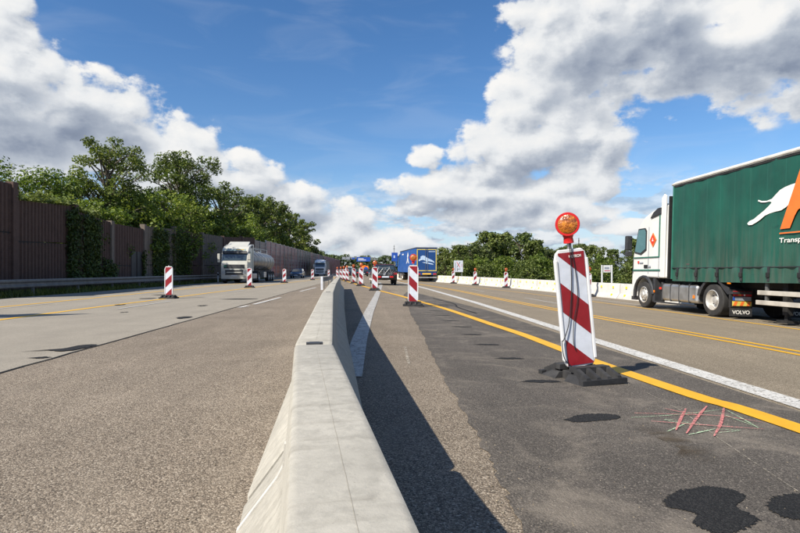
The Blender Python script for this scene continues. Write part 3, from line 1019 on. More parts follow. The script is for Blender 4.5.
        o = lettering('NISTECH', .036, 'white_print', t, (0, 0, 0), (1, 0, 0), (0, 0, 1), .125)
        for v in o.data.vertices:
            v.co = R @ (v.co + Vector((-.025, -.029, z1 - .085)))
    return t


def cr3(pts, n):
    P = [Vector(p) for p in pts]
    P = [P[0] * 2 - P[1]] + P + [P[-1] * 2 - P[-2]]
    out = []
    for i in range(1, len(P) - 2):
        for k in range(n):
            t = k / n
            a, b, c, d = P[i - 1], P[i], P[i + 1], P[i + 2]
            out.append(.5 * ((2 * b) + (c - a) * t + (2 * a - 5 * b + 4 * c - d) * t * t + (3 * b - a - 3 * c + d) * t ** 3))
    out.append(P[-2])
    return out


warning_panel('large red and white warning panel leaning left, nearest of all, with amber lamp', (2.28, 5.60, zg(2.28) + .006), math.radians(4), (math.radians(2.0), math.radians(-6.5)), near=True, foot_rot=math.radians(14), lamp_rot=math.radians(-20), scale=1.06)
GR = 'warning panels along the yellow line'
right_rows = [(1.50, 17.25, 'lamp-topped warning panel beside the rear of the blue lorry'),
              (.48, 30.0, 'lamp-topped warning panel on the broad white line in front of the black car'),
              (-.38, 39.0, 'lamp-topped warning panel left of the black car, third behind the big one'),
              (-1.04, 47.0, 'lamp-topped warning panel left of the black car, fourth behind the big one'),
              (-1.95, 56.5, 'first of the small lamp-topped warning panels bunched above the barrier end'),
              (-2.55, 63.0, 'second of the small lamp-topped warning panels bunched above the barrier end'),
              (-3.30, 70.5, 'third of the small lamp-topped warning panels bunched above the barrier end'),
              (-4.05, 77.0, 'farthest of the small lamp-topped warning panels bunched above the barrier end')]
for i, (x, y, lb) in enumerate(right_rows):
    warning_panel(lb, (x, y, zg(x) + .006), math.radians(rng.uniform(-5, 5)), (0, math.radians(rng.uniform(-1.5, 1.5))), group=GR)
left_rows = [(-8.0, 22.5, 'warning panel without lamp on the left carriageway, nearest to the brown wall'),
             (-7.78, 36.7, 'warning panel without lamp in front of the tank lorry'),
             (-7.6, 50.9, 'warning panel without lamp right of the tank lorry'),
             (-6.6, 67.3, 'warning panel without lamp right of the dark blue car'),
             (-6.3, 92.0, 'small warning panel without lamp in front of the far white lorry')]
for (x, y, lb) in left_rows:
    warning_panel(lb, (x, y, zg(x) + .006), math.radians(rng.uniform(-5, 5)), (0, math.radians(rng.uniform(-1, 1))), lamp=False, mirror=True, group='warning panels on the left carriageway')

# ------------------------------------------------------------------ pale concrete barriers along the right edge
def path_at(P, n):
    return [(q.x, q.y) for q in smooth_path(P, n)]


RB = [(14.1, 4), (13.9, 14), (13.6, 22), (13.2, 30), (12.75, 38), (12.0, 46), (10.8, 54), (9.2, 62), (7.0, 71), (4.6, 80), (2.2, 88)]
dense = path_at(RB, 30)
# resample by arc length
S = [0]
for i in range(1, len(dense)):
    S.append(S[-1] + math.hypot(dense[i][0] - dense[i - 1][0], dense[i][1] - dense[i - 1][1]))


def along(s):
    for i in range(1, len(S)):
        if S[i] >= s:
            t = (s - S[i - 1]) / (S[i] - S[i - 1])
            return (dense[i - 1][0] + (dense[i][0] - dense[i - 1][0]) * t, dense[i - 1][1] + (dense[i][1] - dense[i - 1][1]) * t)
    return dense[-1]


segL = 3.9
k = 0
nseg = int(S[-1] / segL)
ORD = ['first', 'second', 'third', 'fourth', 'fifth', 'sixth', 'seventh', 'eighth', 'ninth', 'tenth', 'eleventh', 'twelfth', 'thirteenth', 'fourteenth', 'fifteenth', 'sixteenth', 'seventeenth', 'eighteenth', 'nineteenth', 'twentieth', 'twenty-first', 'twenty-second', 'twenty-third', 'twenty-fourth']
for k in range(nseg):
    p0, p1 = along(k * segL), along((k + 1) * segL)
    root, L, d = barrier_segment(p0, p1, barrier_profile(.10, .80, .31), 'pale_concrete', 'roadside_barrier',
                                 'pale roadside barrier segment with yellow reflectors, %s from the right edge' % ORD[k], 'barrier', 'pale barriers along the right edge', .035)
    for t in (.17, .5, .83):
        y = L * t; x = p0[0] + (p1[0] - p0[0]) * t
        zz = zg(x)
        for (zc, xx) in ((.60, -.139), (.20, -.235)):
            if zc < .3 and t == .5: continue
            MB().hexa([(xx - .035, y - .045, zz + zc - .05), (xx - .035, y + .045, zz + zc - .05), (xx - .020, y + .045, zz + zc + .05), (xx - .020, y - .045, zz + zc + .05)],
                      [(xx + .03, y - .045, zz + zc - .05), (xx + .03, y + .045, zz + zc - .05), (xx + .04, y + .045, zz + zc + .05), (xx + .04, y - .045, zz + zc + .05)]).build('reflector', 'reflector_yellow', root)
for (x, y, lb) in ((12.35, 29.3, 'warning panel with lamp at the pale barriers, right behind the big leaning panel'),
                   (11.55, 44.0, 'warning panel with lamp at the pale barriers, left of the big leaning panel'),
                   (10.5, 51.5, 'warning panel with lamp at the pale barriers, second left of the big leaning panel'),
                   (9.35, 57.5, 'warning panel with lamp at the pale barriers, under the white lane sign')):
    warning_panel(lb, (x, y, zg(x) + .006), math.radians(rng.uniform(-6, 6)), (0, 0), mirror=True, group='warning panels at the pale barriers')

# ------------------------------------------------------------------ noise wall, left
WX = -17.5
panels = [(22.4, 27.9, 5.38, 5.38), (27.9, 33.6, 4.62, 4.95), (33.6, 38.2, 4.70, 4.42), (38.2, 43.7, 4.38, 4.38), (43.7, 50.0, 4.65, 4.85), (50.0, 56.6, 5.0, 4.75), (56.6, 63.0, 4.95, 5.0), (63.0, 70.0, 5.0, 5.35), (70, 76.0, 5.4, 5.7)]


def wall_x(y):
    return WX + max(0, y - 48) * .075


wall = thing('noise_wall', 'stepped brown ribbed concrete noise wall behind the left guard rail', 'wall', (WX, 22.4, 0))


def rib_panel(y0, y1, za, zb, zl, zh, mat, name, rib=.30):
    """corrugated panel standing between two pillars; zl..zh as shares of the height"""
    m = MB()
    n = max(4, int((y1 - y0) / rib))
    prof = []
    for i in range(n):
        a = y0 + (y1 - y0) * i / n; w = (y1 - y0) / n
        prof += [(a, 0), (a + w * .18, .075), (a + w * .56, .075), (a + w * .74, 0)]
    prof.append((y1, 0))
    vs = []
    for (y, dx) in prof:
        t = (y - y0) / (y1 - y0); h = za + (zb - za) * t
        x = wall_x(y) - WX
        vs.append((x + dx, y - 22.4, -.1 + (h + .1) * zl)); vs.append((x + dx, y - 22.4, -.1 + (h + .1) * zh)); vs.append((x - .14, y - 22.4, -.1 + (h + .1) * zh)); vs.append((x - .14, y - 22.4, -.1 + (h + .1) * zl))
    fs = []
    for i in range(len(prof) - 1):
        a = i * 4
        fs += [(a, a + 4, a + 5, a + 1), (a + 1, a + 5, a + 6, a + 2), (a + 2, a + 6, a + 7, a + 3)]
    m.add(vs, fs)
    return m.build(name, mat, wall)


for i, (y0, y1, za, zb) in enumerate(panels):
    mat = 'wall_red_concrete' if i in (0, 1, 2, 3, 5, 7) else 'old_concrete'
    if i in (5, 7, 8): mat = 'wall_red_concrete'
    sp = .56 if i < 2 else .35
    rib_panel(y0, y1, za, zb, 0, sp - .006, mat, 'wall_panel', .30 if i < 3 else .42)
    rib_panel(y0, y1, za, zb, sp + .006, 1, mat, 'wall_panel', .30 if i < 3 else .42)
    MB().box(wall_x(y0) - WX - .12, wall_x(y0) - WX + .02, y0 - 22.4, y1 - 22.4, -.1 + (za + .1) * (sp - .02), -.1 + (za + .1) * (sp + .02)).build('panel_joint', 'joint_dark', wall)
for i, (y0, y1, za, zb) in enumerate(panels):
    hh = max(za, panels[i - 1][3] if i else za) + .10
    x = wall_x(y0) - WX
    MB().box(x - .2, x + .20, y0 - 22.4 - .20, y0 - 22.4 + .20, -.1, hh).build('pillar', 'old_concrete' if i in (3, 4, 5, 6) else 'wall_red_concrete', wall, bevel=.02)
# steel doors in the fourth bay
for y in (41.3, 42.3):
    MB().box(.05, .12, y - 22.4, y + .82 - 22.4, .35, 2.55).build('service_door', 'dark_plastic', wall, bevel=.01)

# acrylic noise wall further on
def far_x(y):
    return -15.6 + (y - 76) * .0275


fw_ = thing('acrylic_noise_wall', 'long purple transparent-panel noise wall with grey posts behind the lorries', 'wall', (-15.6, 76, 0))
y = 76.0
bay = 0
while y < 235:
    h = 5.75 if bay > 1 else 5.4
    x0, x1 = far_x(y) + 15.6, far_x(y + 4) + 15.6
    if bay == 11:
        for (a, b) in ((.3, .5),):
            pass
    m = MB()
    for r_ in range(9):
        za, zb = r_ * h / 9 + .02, (r_ + 1) * h / 9 - .02
        m.hexa([(x0 - .02, y - 76 + .08, za), (x0 + .02, y - 76 + .08, za), (x1 + .02, y - 76 + 3.92, za), (x1 - .02, y - 76 + 3.92, za)],
               [(x0 - .02, y - 76 + .08, zb), (x0 + .02, y - 76 + .08, zb), (x1 + .02, y - 76 + 3.92, zb), (x1 - .02, y - 76 + 3.92, zb)])
    m.build('panel', 'purple_panel', fw_)
    m = MB()
    for r_ in range(0, 10):
        z = r_ * h / 9
        m.hexa([(x0 - .03, y - 76 + .08, z - .02), (x0 + .03, y - 76 + .08, z - .02), (x1 + .03, y - 76 + 3.92, z - .02), (x1 - .03, y - 76 + 3.92, z - .02)],
               [(x0 - .03, y - 76 + .08, z + .015), (x0 + .03, y - 76 + .08, z + .015), (x1 + .03, y - 76 + 3.92, z + .015), (x1 - .03, y - 76 + 3.92, z + .015)])
    m.build('rail', 'grey_steel' if bay < 25 else 'old_steel', fw_)
    MB().box(x0 - .08, x0 + .08, y - 76 - .08, y - 76 + .08, -.3, h + .08).build('post', 'grey_steel', fw_)
    y += 4; bay += 1
MB().box(far_x(148) + 15.6, far_x(148) + 15.7, 72, 73.6, -.2, 2.6).build('escape_door', 'dark_plastic', fw_)

# guard rail in front of the wall
gr = thing('guard_rail', 'long grey steel guard rail on posts along the left verge', 'guard rail', (-15.62, 10, 0))
wv = [(.02, .31), (.05, .35), (.05, .40), (.0, .46), (.0, .52), (.05, .585), (.05, .64), (.02, .70), (-.01, .70)]
m = MB()
for k in range(len(wv) - 1):
    a, b = wv[k], wv[k + 1]
    m.add([(a[0], 0, a[1]), (b[0], 0, b[1]), (b[0], 130, b[1]), (a[0], 130, a[1])], [(0, 1, 2, 3)])
m.build('rail_beam', 'old_steel', gr)
for i in range(33):
    MB().box(-.13, -.02, i * 4 + .5, i * 4 + .56, -.25, .66).build('post', 'old_steel', gr)

# delineator post by the guard rail
dp = thing('delineator_post', 'slim white delineator post with black band at the guard rail', 'post', (-15.3, 57, -.1))
MB().prism([(-.06, 0, 0), (.06, 0, 0), (.06, 0, .98), (-.06, 0, 1.05)], (0, .08, 0)).build('post', 'white_plastic', dp)
MB().box(-.062, .062, -.003, .083, .72, .92).build('black_band', 'cable_black', dp)


# ------------------------------------------------------------------ vehicles
def wheel_meshes(r, w, rim_mat='rim_steel', dual=False, n=28):
    """meshes of a wheel whose axle lies along x, outer face at -w/2"""
    ty = MB().lathe([(-w / 2, r * .60), (-w / 2 - .004, r * .70), (-w / 2 + .01, r * .93), (-w / 2 + .04, r * .985), (0, r), (w / 2 - .04, r * .985), (w / 2 - .01, r * .93), (w / 2, r * .6)], 'x', n, cap=False)
    if dual:   # deep dish
        rm = MB().lathe([(-w / 2 - .003, r * .62), (-w / 2 - .012, r * .585), (-w / 2 + .02, r * .545), (-w / 2 + .15, r * .50), (-w / 2 + .17, r * .36), (-w / 2 + .12, r * .24), (-w / 2 + .06, r * .20), (-w / 2 + .05, r * .06)], 'x', n, cap=False)
    else:
        rm = MB().lathe([(-w / 2 - .003, r * .62), (-w / 2 - .012, r * .585), (-w / 2 + .03, r * .54), (-w / 2 + .045, r * .45), (-w / 2 - .02, r * .38), (-w / 2 - .04, r * .24), (-w / 2 - .075, r * .20), (-w / 2 - .085, r * .05)], 'x', n, cap=False)
    return ty, rm


def add_wheel(parent, x, y, z, r, w, flip=False, dual=False, bolts=True):
    ty, rm = wheel_meshes(r, w, dual=dual)
    o = ty.build('wheel', 'tyre', parent, smooth=True)
    o.location = (x, y, z)
    if flip: o.rotation_euler = (0, 0, math.pi)
    rr = rm.build('rim', 'rim_steel', o, smooth=True)
    if bolts:
        m = MB()
        for k in range(10):
            a = 2 * math.pi * k / 10
            xx = (-w / 2 + .145) if dual else (-w / 2 - .02)
            m.lathe([(xx - .03, r * .032), (xx + .01, r * .036)], 'x', 6, (0, math.cos(a) * r * .31, math.sin(a) * r * .31))
        m.build('wheel_nut', 'silver_metal', o)
        h = MB()
        for k in range(8 if not dual else 6):
            a = 2 * math.pi * (k + .5) / (8 if not dual else 6)
            xx = (-w / 2 + .158) if dual else (-w / 2 + .018)
            h.lathe([(xx - .004, r * .055), (xx + .004, r * .055)], 'x', 10, (0, math.cos(a) * r * .43, math.sin(a) * r * .43))
        h.build('hand_hole', 'cable_black', o)
    return o


def arch(cy, cz, r, z0, n=10, a0=0.0, a1=math.pi):
    return [(cy + r * math.cos(a0 + (a1 - a0) * k / n), cz + r * math.sin(a0 + (a1 - a0) * k / n)) for k in range(n + 1)]


def tractor(t, paint, detail=True, wheels=True, stripe=None):
    """cab-over tractor: left flank at x=0, right at 2.5, drive axle at y=0, nose towards +y"""
    W = 2.5
    prof = [(4.90, .38), (4.97, .95), (4.93, 1.75), (4.86, 2.08), (4.55, 3.0), (4.38, 3.2), (4.10, 3.40), (3.62, 3.56), (3.0, 3.68), (2.60, 3.70), (2.57, 1.12), (3.30, 1.12)]
    ar = arch(4.0, .50, .64, 0, 10, math.radians(100), math.radians(0))
    prof += [(q[0], q[1]) for q in ar if q[0] > 3.35][0:] + [(4.62, .38)]
    cab = MB().prism([(.02, y, z) for (y, z) in prof], (W - .04, 0, 0)).build('cab', paint, t, smooth=False, bevel=.07, seg=4)
    # windscreen, visor, grille, bumper, lights
    def front(name, mat, x0, x1, za, zb, out, th=.03, par=cab, **kw):
        def yy(z):
            P = [(.38, 4.90), (.95, 4.97), (1.75, 4.93), (2.08, 4.86), (3.0, 4.55), (3.2, 4.38), (3.4, 4.10)]
            for (a, b) in zip(P, P[1:]):
                if a[0] <= z <= b[0]:
                    return a[1] + (b[1] - a[1]) * (z - a[0]) / (b[0] - a[0])
            return P[-1][1]
        q = [(x0, yy(za) + out - th, za), (x1, yy(za) + out - th, za), (x1, yy(zb) + out - th, zb), (x0, yy(zb) + out - th, zb)]
        p = [(a, b + th, c) for (a, b, c) in q]
        return MB().hexa(q, p).build(name, mat, par, **kw)
    front('windscreen', 'window_glass', .14, W - .14, 2.10, 2.93, .012)
    front('sun_visor', 'dark_plastic', .12, W - .12, 2.78, 3.0, .16, .03)
    front('roof_sign', 'teal_visor', .30, W - .30, 3.03, 3.19, .03)
    front('grille', 'dark_plastic', .30, W - .30, 1.38, 1.74, .02)
    front('lower_grille', 'dark_plastic', .42, W - .42, .78, 1.24, .02)
    front('grille_bar', paint, .56, W - .56, .98, 1.06, .035)
    front('number_plate', 'sheet_white', .98, W - .98, .66, .77, .025)
    for s in (0, 1):
        a, b = (.10, .44) if not s else (W - .44, W - .10)
        front('headlight', 'silver_metal', a, b, .86, 1.12, .02)
        front('wiper', 'cable_black', .5 + s * .9, 1.2 + s * .9, 2.12, 2.14, .03)
    for s in (0, 1):
        x = -.02 if not s else W + .02
        sx = -1 if not s else 1
        # side window and door
        q = [(4.70, 2.12), (4.44, 2.93), (4.02, 2.93), (3.93, 2.82), (3.93, 2.20), (4.28, 2.05)]
        wn = MB().prism([(x - sx * .03, y, z) for (y, z) in q], (sx * .026, 0, 0)).build('side_window', 'window_teal', cab)
        fr = [(4.76, 2.08), (4.47, 2.98), (3.99, 2.98), (3.88, 2.87), (3.88, 2.15), (4.26, 1.99)]
        MB().prism([(x - sx * .034, y, z) for (y, z) in fr], (sx * .024, 0, 0)).build('window_frame', 'dark_plastic', cab)
        for (z0, z1, y0, off) in ((2.18, 2.74, 4.92, .12), (1.94, 2.14, 4.90, .12)):
            mr_ = MB().box(x + sx * (off - .11), x + sx * (off + .13), y0 - .05, y0 + .12, z0, z1).build('mirror', 'dark_plastic' if stripe else paint, cab, bevel=.035)
        MB().box(x - .02 + sx * .03, x + .02 + sx * .03 + sx * .1, 4.80, 4.86, 2.6, 2.66).build('mirror_arm', 'dark_plastic', cab)
        # roof side deflector: dark slanted infill and tall fairing
        q = [(3.62, 3.30), (2.92, 3.40), (2.92, 3.63), (3.12, 3.62), (3.40, 3.50)]
        MB().prism([(x - sx * .05, y, z) for (y, z) in q], (sx * .058, 0, 0)).build('roof_infill', 'dark_plastic', cab, bevel=.01)
        q = [(2.86, 1.14), (2.60, 1.14), (2.58, 4.0), (2.70, 4.08), (2.86, 3.95)] if stripe else [(2.86, 1.14), (2.60, 1.14), (2.58, 3.66), (2.70, 3.70), (2.86, 3.62)]
        MB().prism([(x + sx * .004 - (sx * .05), y, z) for (y, z) in q], (sx * .055, 0, 0)).build('side_fairing', paint, cab, bevel=.015)
        if detail:
            dl = [(4.60, 1.32), (4.78, 1.95)]
            MB().prism([(x - sx * .030, y, z) for (y, z) in [(4.83, 1.28), (4.845, 1.28), (4.845, 2.0), (4.83, 2.0)]], (sx * .012, 0, 0)).build('door_seam', 'dark_print', cab)
            MB().prism([(x - sx * .030, y, z) for (y, z) in [(3.72, 1.28), (3.735, 1.28), (3.735, 3.0), (3.72, 3.0)]], (sx * .0135, 0, 0)).build('door_seam', 'grey_print', cab)
            MB().box(min(x - sx * .03, x - sx * .012), max(x - sx * .03, x - sx * .012), 3.78, 4.02, 1.48, 1.60).build('door_handle', 'cable_black', cab)
        # wheel arch lip
        lip = []
        for k in range(11):
            a = math.radians(-8 + 185 * k / 10)
            lip.append((x - sx * .02, 4.0 + .66 * math.cos(a), .50 + .66 * math.sin(a)))
        MB().tube(lip, .06, 8).build('wheel_arch', 'dark_plastic', cab, smooth=True)
        MB().box(min(x - sx * .04, x - sx * .45), max(x - sx * .04, x - sx * .45), 3.28, 3.42, .25, 1.1).build('mudguard', 'dark_plastic', t, bevel=.02)
        MB().box(min(x - sx * .02, x - sx * .05), max(x - sx * .02, x - sx * .05), 3.26, 3.36, .60, .68).build('side_marker', 'lamp_orange', t)
        MB().box(min(x - sx * .05, x - sx * .5), max(x - sx * .05, x - sx * .5), 4.62, 4.96, .26, .40).build('step', 'dark_plastic', t)
        # drive fender
        fo = [(.74, .60), (.70, .78)] + arch(0, .52, .66, 0, 8, math.radians(40), math.radians(140)) + [(-.72, .80), (-.92, .78), (-.92, .72), (-.68, .70)] + arch(0, .50, .59, 0, 8, math.radians(140), math.radians(40)) + [(.62, .60)]
        MB().prism([(x - sx * .03, y, z) for (y, z) in fo], (-sx * .56, 0, 0)).build('fender', 'dark_plastic', t)
        # fuel tank or box
        if detail or s == 0:
            tk = MB()
            tk.prism([(x - sx * .06, y, z) for (y, z) in [(.80, .34), (2.85, .34), (2.85, .93), (.80, .93)]], (-sx * .62, 0, 0))
            tko = tk.build('fuel_tank', 'silver_metal', t, bevel=.10, seg=5)
            for yy in (2.80, 2.28, 1.78, 1.22):
                MB().box(min(x - sx * .048, x - sx * .70), max(x - sx * .048, x - sx * .70), yy - .03, yy + .03, .328, .945).build('tank_strap', 'dark_plastic', tko, bevel=.10, seg=5)
            MB().box(min(x - sx * .045, x - sx * .06), max(x - sx * .045, x - sx * .06), .90, .99, .50, .60).build('side_marker', 'lamp_orange', t)
            MB().box(min(x - sx * .05, x - sx * .06), max(x - sx * .05, x - sx * .06), .78, 3.3, .24, .30).build('skirt', 'dark_plastic', t)
    MB().box(.75, 1.0, -1.1, 4.6, .62, .92).box(1.5, 1.75, -1.1, 4.6, .62, .92).box(.5, 2.0, -.3, .3, .35, .62).box(.9, 1.6, -.9, 1.2, .92, 1.1).build('chassis', 'chassis_black', t)
    if wheels:
        add_wheel(t, .17, 4.0, .49, .49, .31)
        add_wheel(t, W - .17, 4.0, .49, .49, .31, flip=True, bolts=False)
        add_wheel(t, .30, 0, .50, .50, .56, dual=True)
        add_wheel(t, W - .30, 0, .50, .50, .56, flip=True, dual=True, bolts=False)
    return cab


TX = 10.36
gt = thing('tractor_unit', 'white lorry cab with orange hazard diamond pulling the green trailer', 'lorry', (TX, 15.62, zg(TX) - .0), 0, None, (0, math.radians(1.6)))
cab = tractor(gt, 'truck_white', True, True, True)
# stripes and stickers
for (y0, y1, z0, z1) in ((3.10, 3.20, 1.20, 1.20),):
    pass
MB().box(-.012, .02, 2.9, 4.84, 1.38, 1.43).build('green_stripe', 'stripe_green', cab)
MB().box(-.012, .02, 3.02, 4.80, 1.86, 1.90).build('green_stripe', 'stripe_green', cab)
MB().box(-.0125, .02, 2.98, 3.02, 1.86, 3.36).build('green_stripe', 'stripe_green', cab)
MB().box(-.006, .015, 3.005, 3.013, 1.12, 3.5).build('panel_seam', 'grey_print', cab)
dm = [(3.42, 2.30 + .0), (3.22, 2.58), (3.42, 2.82), (3.62, 2.58)]
d1 = MB().prism([(-.012, y, z) for (y, z) in [(3.42, 2.24), (3.20, 2.50), (3.42, 2.76), (3.64, 2.50)]], (.02, 0, 0)).build('hazard_diamond', 'orange_print', cab)
MB().prism([(-.016, y, z) for (y, z) in [(3.42, 2.30), (3.26, 2.50), (3.42, 2.70), (3.58, 2.50)]], (.003, 0, 0)).build('diamond_center', 'red_print', d1)
MB().prism([(-.019, y, z) for (y, z) in [(3.36, 2.46), (3.48, 2.46), (3.46, 2.50), (3.435, 2.50), (3.43, 2.57), (3.405, 2.57), (3.40, 2.50), (3.38, 2.50)]], (.002, 0, 0)).build('diamond_symbol', 'white_print', d1)
MB().box(-.012, .01, 4.40, 4.48, 1.66, 1.75).build('badge', 'red_print', cab)
MB().box(-.012, .01, 4.10, 4.36, 1.66, 1.70).build('badge_text', 'grey_print', cab)
MB().box(-.012, .01, 3.55, 3.72, 1.50, 1.56).build('badge_text', 'grey_print', cab)
MB().tube([(.3, 3.3, 3.6), (.3, 3.25, 4.2)], .006, 5).build('antenna', 'cable_black', cab)
MB().tube([(.25, 2.95, 3.6), (.25, 2.95, 3.78)], .03, 8).build('horn', 'silver_metal', cab)
MB().box(.07, 2.43, 2.50, 2.566, 1.10, 3.66).build('cab_rear_wall', 'chassis_black', gt)  # black wall, its tone also standing in for the trailer's shadow
MB().box(.09, 2.41, 2.53, 2.60, 3.60, 3.98).build('spoiler_back', 'chassis_black', gt)
MB().box(.9, 1.6, 2.2, 2.45, .9, 1.4).build('hose_stand', 'chassis_black', gt)
MB().tube([(.25, 3.08, .62), (.25, 3.08, .98)], .09, 10).build('air_tank', 'chassis_black', gt)
MB().box(.1, .16, 3.0, 3.1, .72, .80).build('valve', 'red_print', gt)
# rear lamp cluster, plate and mud flaps
for s in (0, 1):
    x0 = .02 if not s else 1.80
    fl = MB().box(x0, x0 + .66, -.80, -.78, .08, .36).build('mud_flap', 'black_rubber', gt)
    lettering('VOLVO', .15, 'white_print', fl, (x0 + .07, -.803, .145), (1, 0, 0), (0, 0, 1), .52)
    MB().box(x0 + .06, x0 + .60, -.86, -.79, .66, .80).build('tail_lamp', 'lamp_red_dark', gt, bevel=.008)
    MB().box(x0 + .19, x0 + .28, -.864, -.79, .67, .79).build('indicator', 'lamp_orange', gt)
    MB().box(x0 + .36, x0 + .40, -.864, -.79, .67, .79).build('reversing_lamp', 'white_plastic', gt)
    pl = MB().box(x0 + .06, x0 + .60, -.84, -.82, .53, .64).build('number_plate', 'grey_print', gt)
    MB().box(x0 + .06, x0 + .11, -.843, -.82, .535, .635).build('plate_band', 'blue_sign', pl)
    bd = MB().box(x0 + .05, x0 + .61, -.84, -.82, .38, .51).build('reflective_board', 'dim_yellow', gt)
    for kx in (0, .2, .4):
        MB().prism([(x0 + .06 + kx, -.843, .385), (x0 + .15 + kx, -.843, .385), (x0 + .20 + kx, -.843, .505), (x0 + .11 + kx, -.843, .505)], (0, .002, 0)).build('board_stripe', 'orange_print', bd)
    MB().box(x0 + .0, x0 + .66, -.82, -.74, .34, .84).build('lamp_bracket', 'chassis_black', gt)

# green trailer
gtr = thing('semi_trailer', 'green curtain-sided semi-trailer with leaping white dog and orange letter', 'trailer', (TX, 15.62, zg(TX)), 0, None, (0, math.radians(1.6)))
y1, y0 = 2.10, -11.4
zt, zb = 4.27, 1.12


def curtain(x, sgn):
    m = MB(); ny = 150; zs = [1.06, 1.12, 1.28, 1.44, 1.48, 1.9, 2.6, 3.4, 4.1, 4.27]
    vs = []
    r = random.Random(3)
    for i in range(ny + 1):
        y = y1 + (y0 - y1) * i / ny
        for k, z in enumerate(zs):
            wav = .010 * math.sin(y * 5.1 + z * .4) + .006 * math.sin(y * 11.3 + z)
            if z < 1.46: wav *= 2.2; wav += .014 * math.sin(y * 17 + z * 9)
            dz = (-.045 * math.sin(y * .45 + 1.0) if z < 1.2 else 0)
            vs.append((x + sgn * wav, y, z + dz * .6))
    n = len(zs); fs = []
    for i in range(ny):
        for k in range(n - 1):
            a = i * n + k
            fs.append((a, a + 1, a + n + 1, a + n))
    m.add(vs, fs)
    return m.build('curtain', 'green_curtain', gtr, smooth=True)


cu = curtain(-.02, -1)
curtain(2.54, 1)
MB().box(.07, 2.45, y0 + .03, y1 - .02, 1.15, 4.20).build('load_body', 'chassis_black', gtr)
MB().box(-.04, 2.56, y1 - .015, y1 + .05, 1.1, 4.28).build('front_wall', 'stripe_green', gtr)
MB().box(-.04, 2.56, y0 - .05, y0, 1.1, 4.28).build('rear_doors', 'stripe_green', gtr)
rf = MB()
rf.prism([(-.05, y1 + .08, 4.26), (-.05, y1 + .08, 4.33), (.08, y1 + .08, 4.41), (1.25, y1 + .08, 4.45), (2.44, y1 + .08, 4.41), (2.57, y1 + .08, 4.33), (2.57, y1 + .08, 4.26)], (0, y0 - y1 - .16, 0))
rf.build('roof', 'roof_canvas', gtr)
MB().box(-.07, -.045, y0, y1 + .1, 4.285, 4.315).build('roof_rail', 'rail_pale', gtr)
MB().box(-.035, -.005, y0, y1 + .06, 4.20, 4.258).build('roof_track', 'chassis_black', gtr)
for i in range(13):
    yb = 1.75 - i * 1.02
    b = MB().box(-.062, -.03, yb - .035, yb + .035, 1.10, 1.47).build('strap', 'dark_plastic', gtr)
    MB().box(-.092, -.05, yb - .05, yb + .05, 1.20, 1.33).build('buckle', 'chassis_black', b, bevel=.01)
MB().box(-.04, -.012, y0, y1, 1.465, 1.485).build('strap_webbing', 'dark_plastic', gtr)
MB().box(.55, .80, y0 + .2, 1.9, .90, 1.12).box(1.7, 1.95, y0 + .2, 1.9, .90, 1.12).build('chassis_beam', 'chassis_black', gtr)
MB().box(.07, 2.45, y0, y1, 1.07, 1.149).build('floor', 'chassis_black', gtr)
for zz in (.80, .54):
    MB().box(.0, .04, -6.2, -1.88 if zz > .7 else -1.83, zz - .06, zz + .06).build('side_guard', 'rail_pale', gtr, bevel=.01)
for yy in (-2.15, -4.0, -5.8):
    MB().box(.04, .10, yy - .04, yy + .04, .5, 1.1).build('guard_bracket', 'old_steel', gtr)
for s in (.35, 2.05):
    MB().box(s - .08, s + .08, -2.6, -2.44, .25, 1.1).box(s - .16, s + .16, -2.7, -2.34, .05, .12).box(s - .05, s + .05, -2.57, -2.47, .1, .3).build('landing_leg', 'chassis_black', gtr)
for yy in (-6.9, -8.2, -9.5):
    add_wheel(gtr, .22, yy, .50, .50, .38)
    add_wheel(gtr, 2.28, yy, .50, .50, .38, flip=True, bolts=False)
MB().box(-.03, -.012, -.86, -.72, 1.0, 1.04).build('side_marker', 'lamp_orange', gtr)


def on_side(pts, name, mat, dep=.034, par=None):
    """flat print on the left curtain; pts in (Y, Z)"""
    return MB().prism([(-dep - .012, yy - 15.80, zz + .294) for (yy, zz) in pts], (.006, 0, 0)).build(name, mat, par or cu)


# leaping dog: tail, haunch, hind leg (the fore part runs on behind the letter)
dog = [(13.90, 2.965), (13.78, 2.92), (13.60, 2.90), (13.42, 2.93), (13.30, 3.02), (13.15, 3.12), (13.0, 3.165), (12.80, 3.20), (12.4, 3.23), (12.0, 3.2), (12.0, 2.9), (12.62, 2.88), (12.80, 2.76), (12.95, 2.66), (13.10, 2.60), (13.32, 2.585), (13.50, 2.56), (13.66, 2.52),
       (13.80, 2.44), (13.95, 2.375), (14.12, 2.32), (14.25, 2.325), (14.30, 2.37), (14.22, 2.43), (14.05, 2.47), (13.92, 2.54), (13.80, 2.60), (13.68, 2.66), (13.52, 2.76), (13.42, 2.84), (13.50, 2.872), (13.66, 2.868), (13.80, 2.885), (13.92, 2.935)]
on_side(dog, 'dog_print', 'white_print')
on_side([(13.11, 2.125), (12.80, 2.13), (12.66, 2.42), (12.56, 2.56), (12.40, 2.62), (12.28, 2.42), (12.12, 2.13), (11.80, 2.13), (12.36, 3.55), (12.52, 3.55)], 'letter_print', 'orange_print', .042)
on_side([(13.13, 2.035), (11.6, 2.035), (11.6, 2.005), (13.13, 2.005)], 'underline_print', 'orange_print', .042)
lettering('Transp', .17, 'white_print', cu, (-.05, 13.13 - 15.80, 1.785 + .294), (0, -1, 0), (0, 0, 1), .70)
lettering('-', .05, 'magenta_print', cu, (-.05, 1.25, 1.58), (0, -1, 0), (0, 0, 1), .16, 'small_mark')

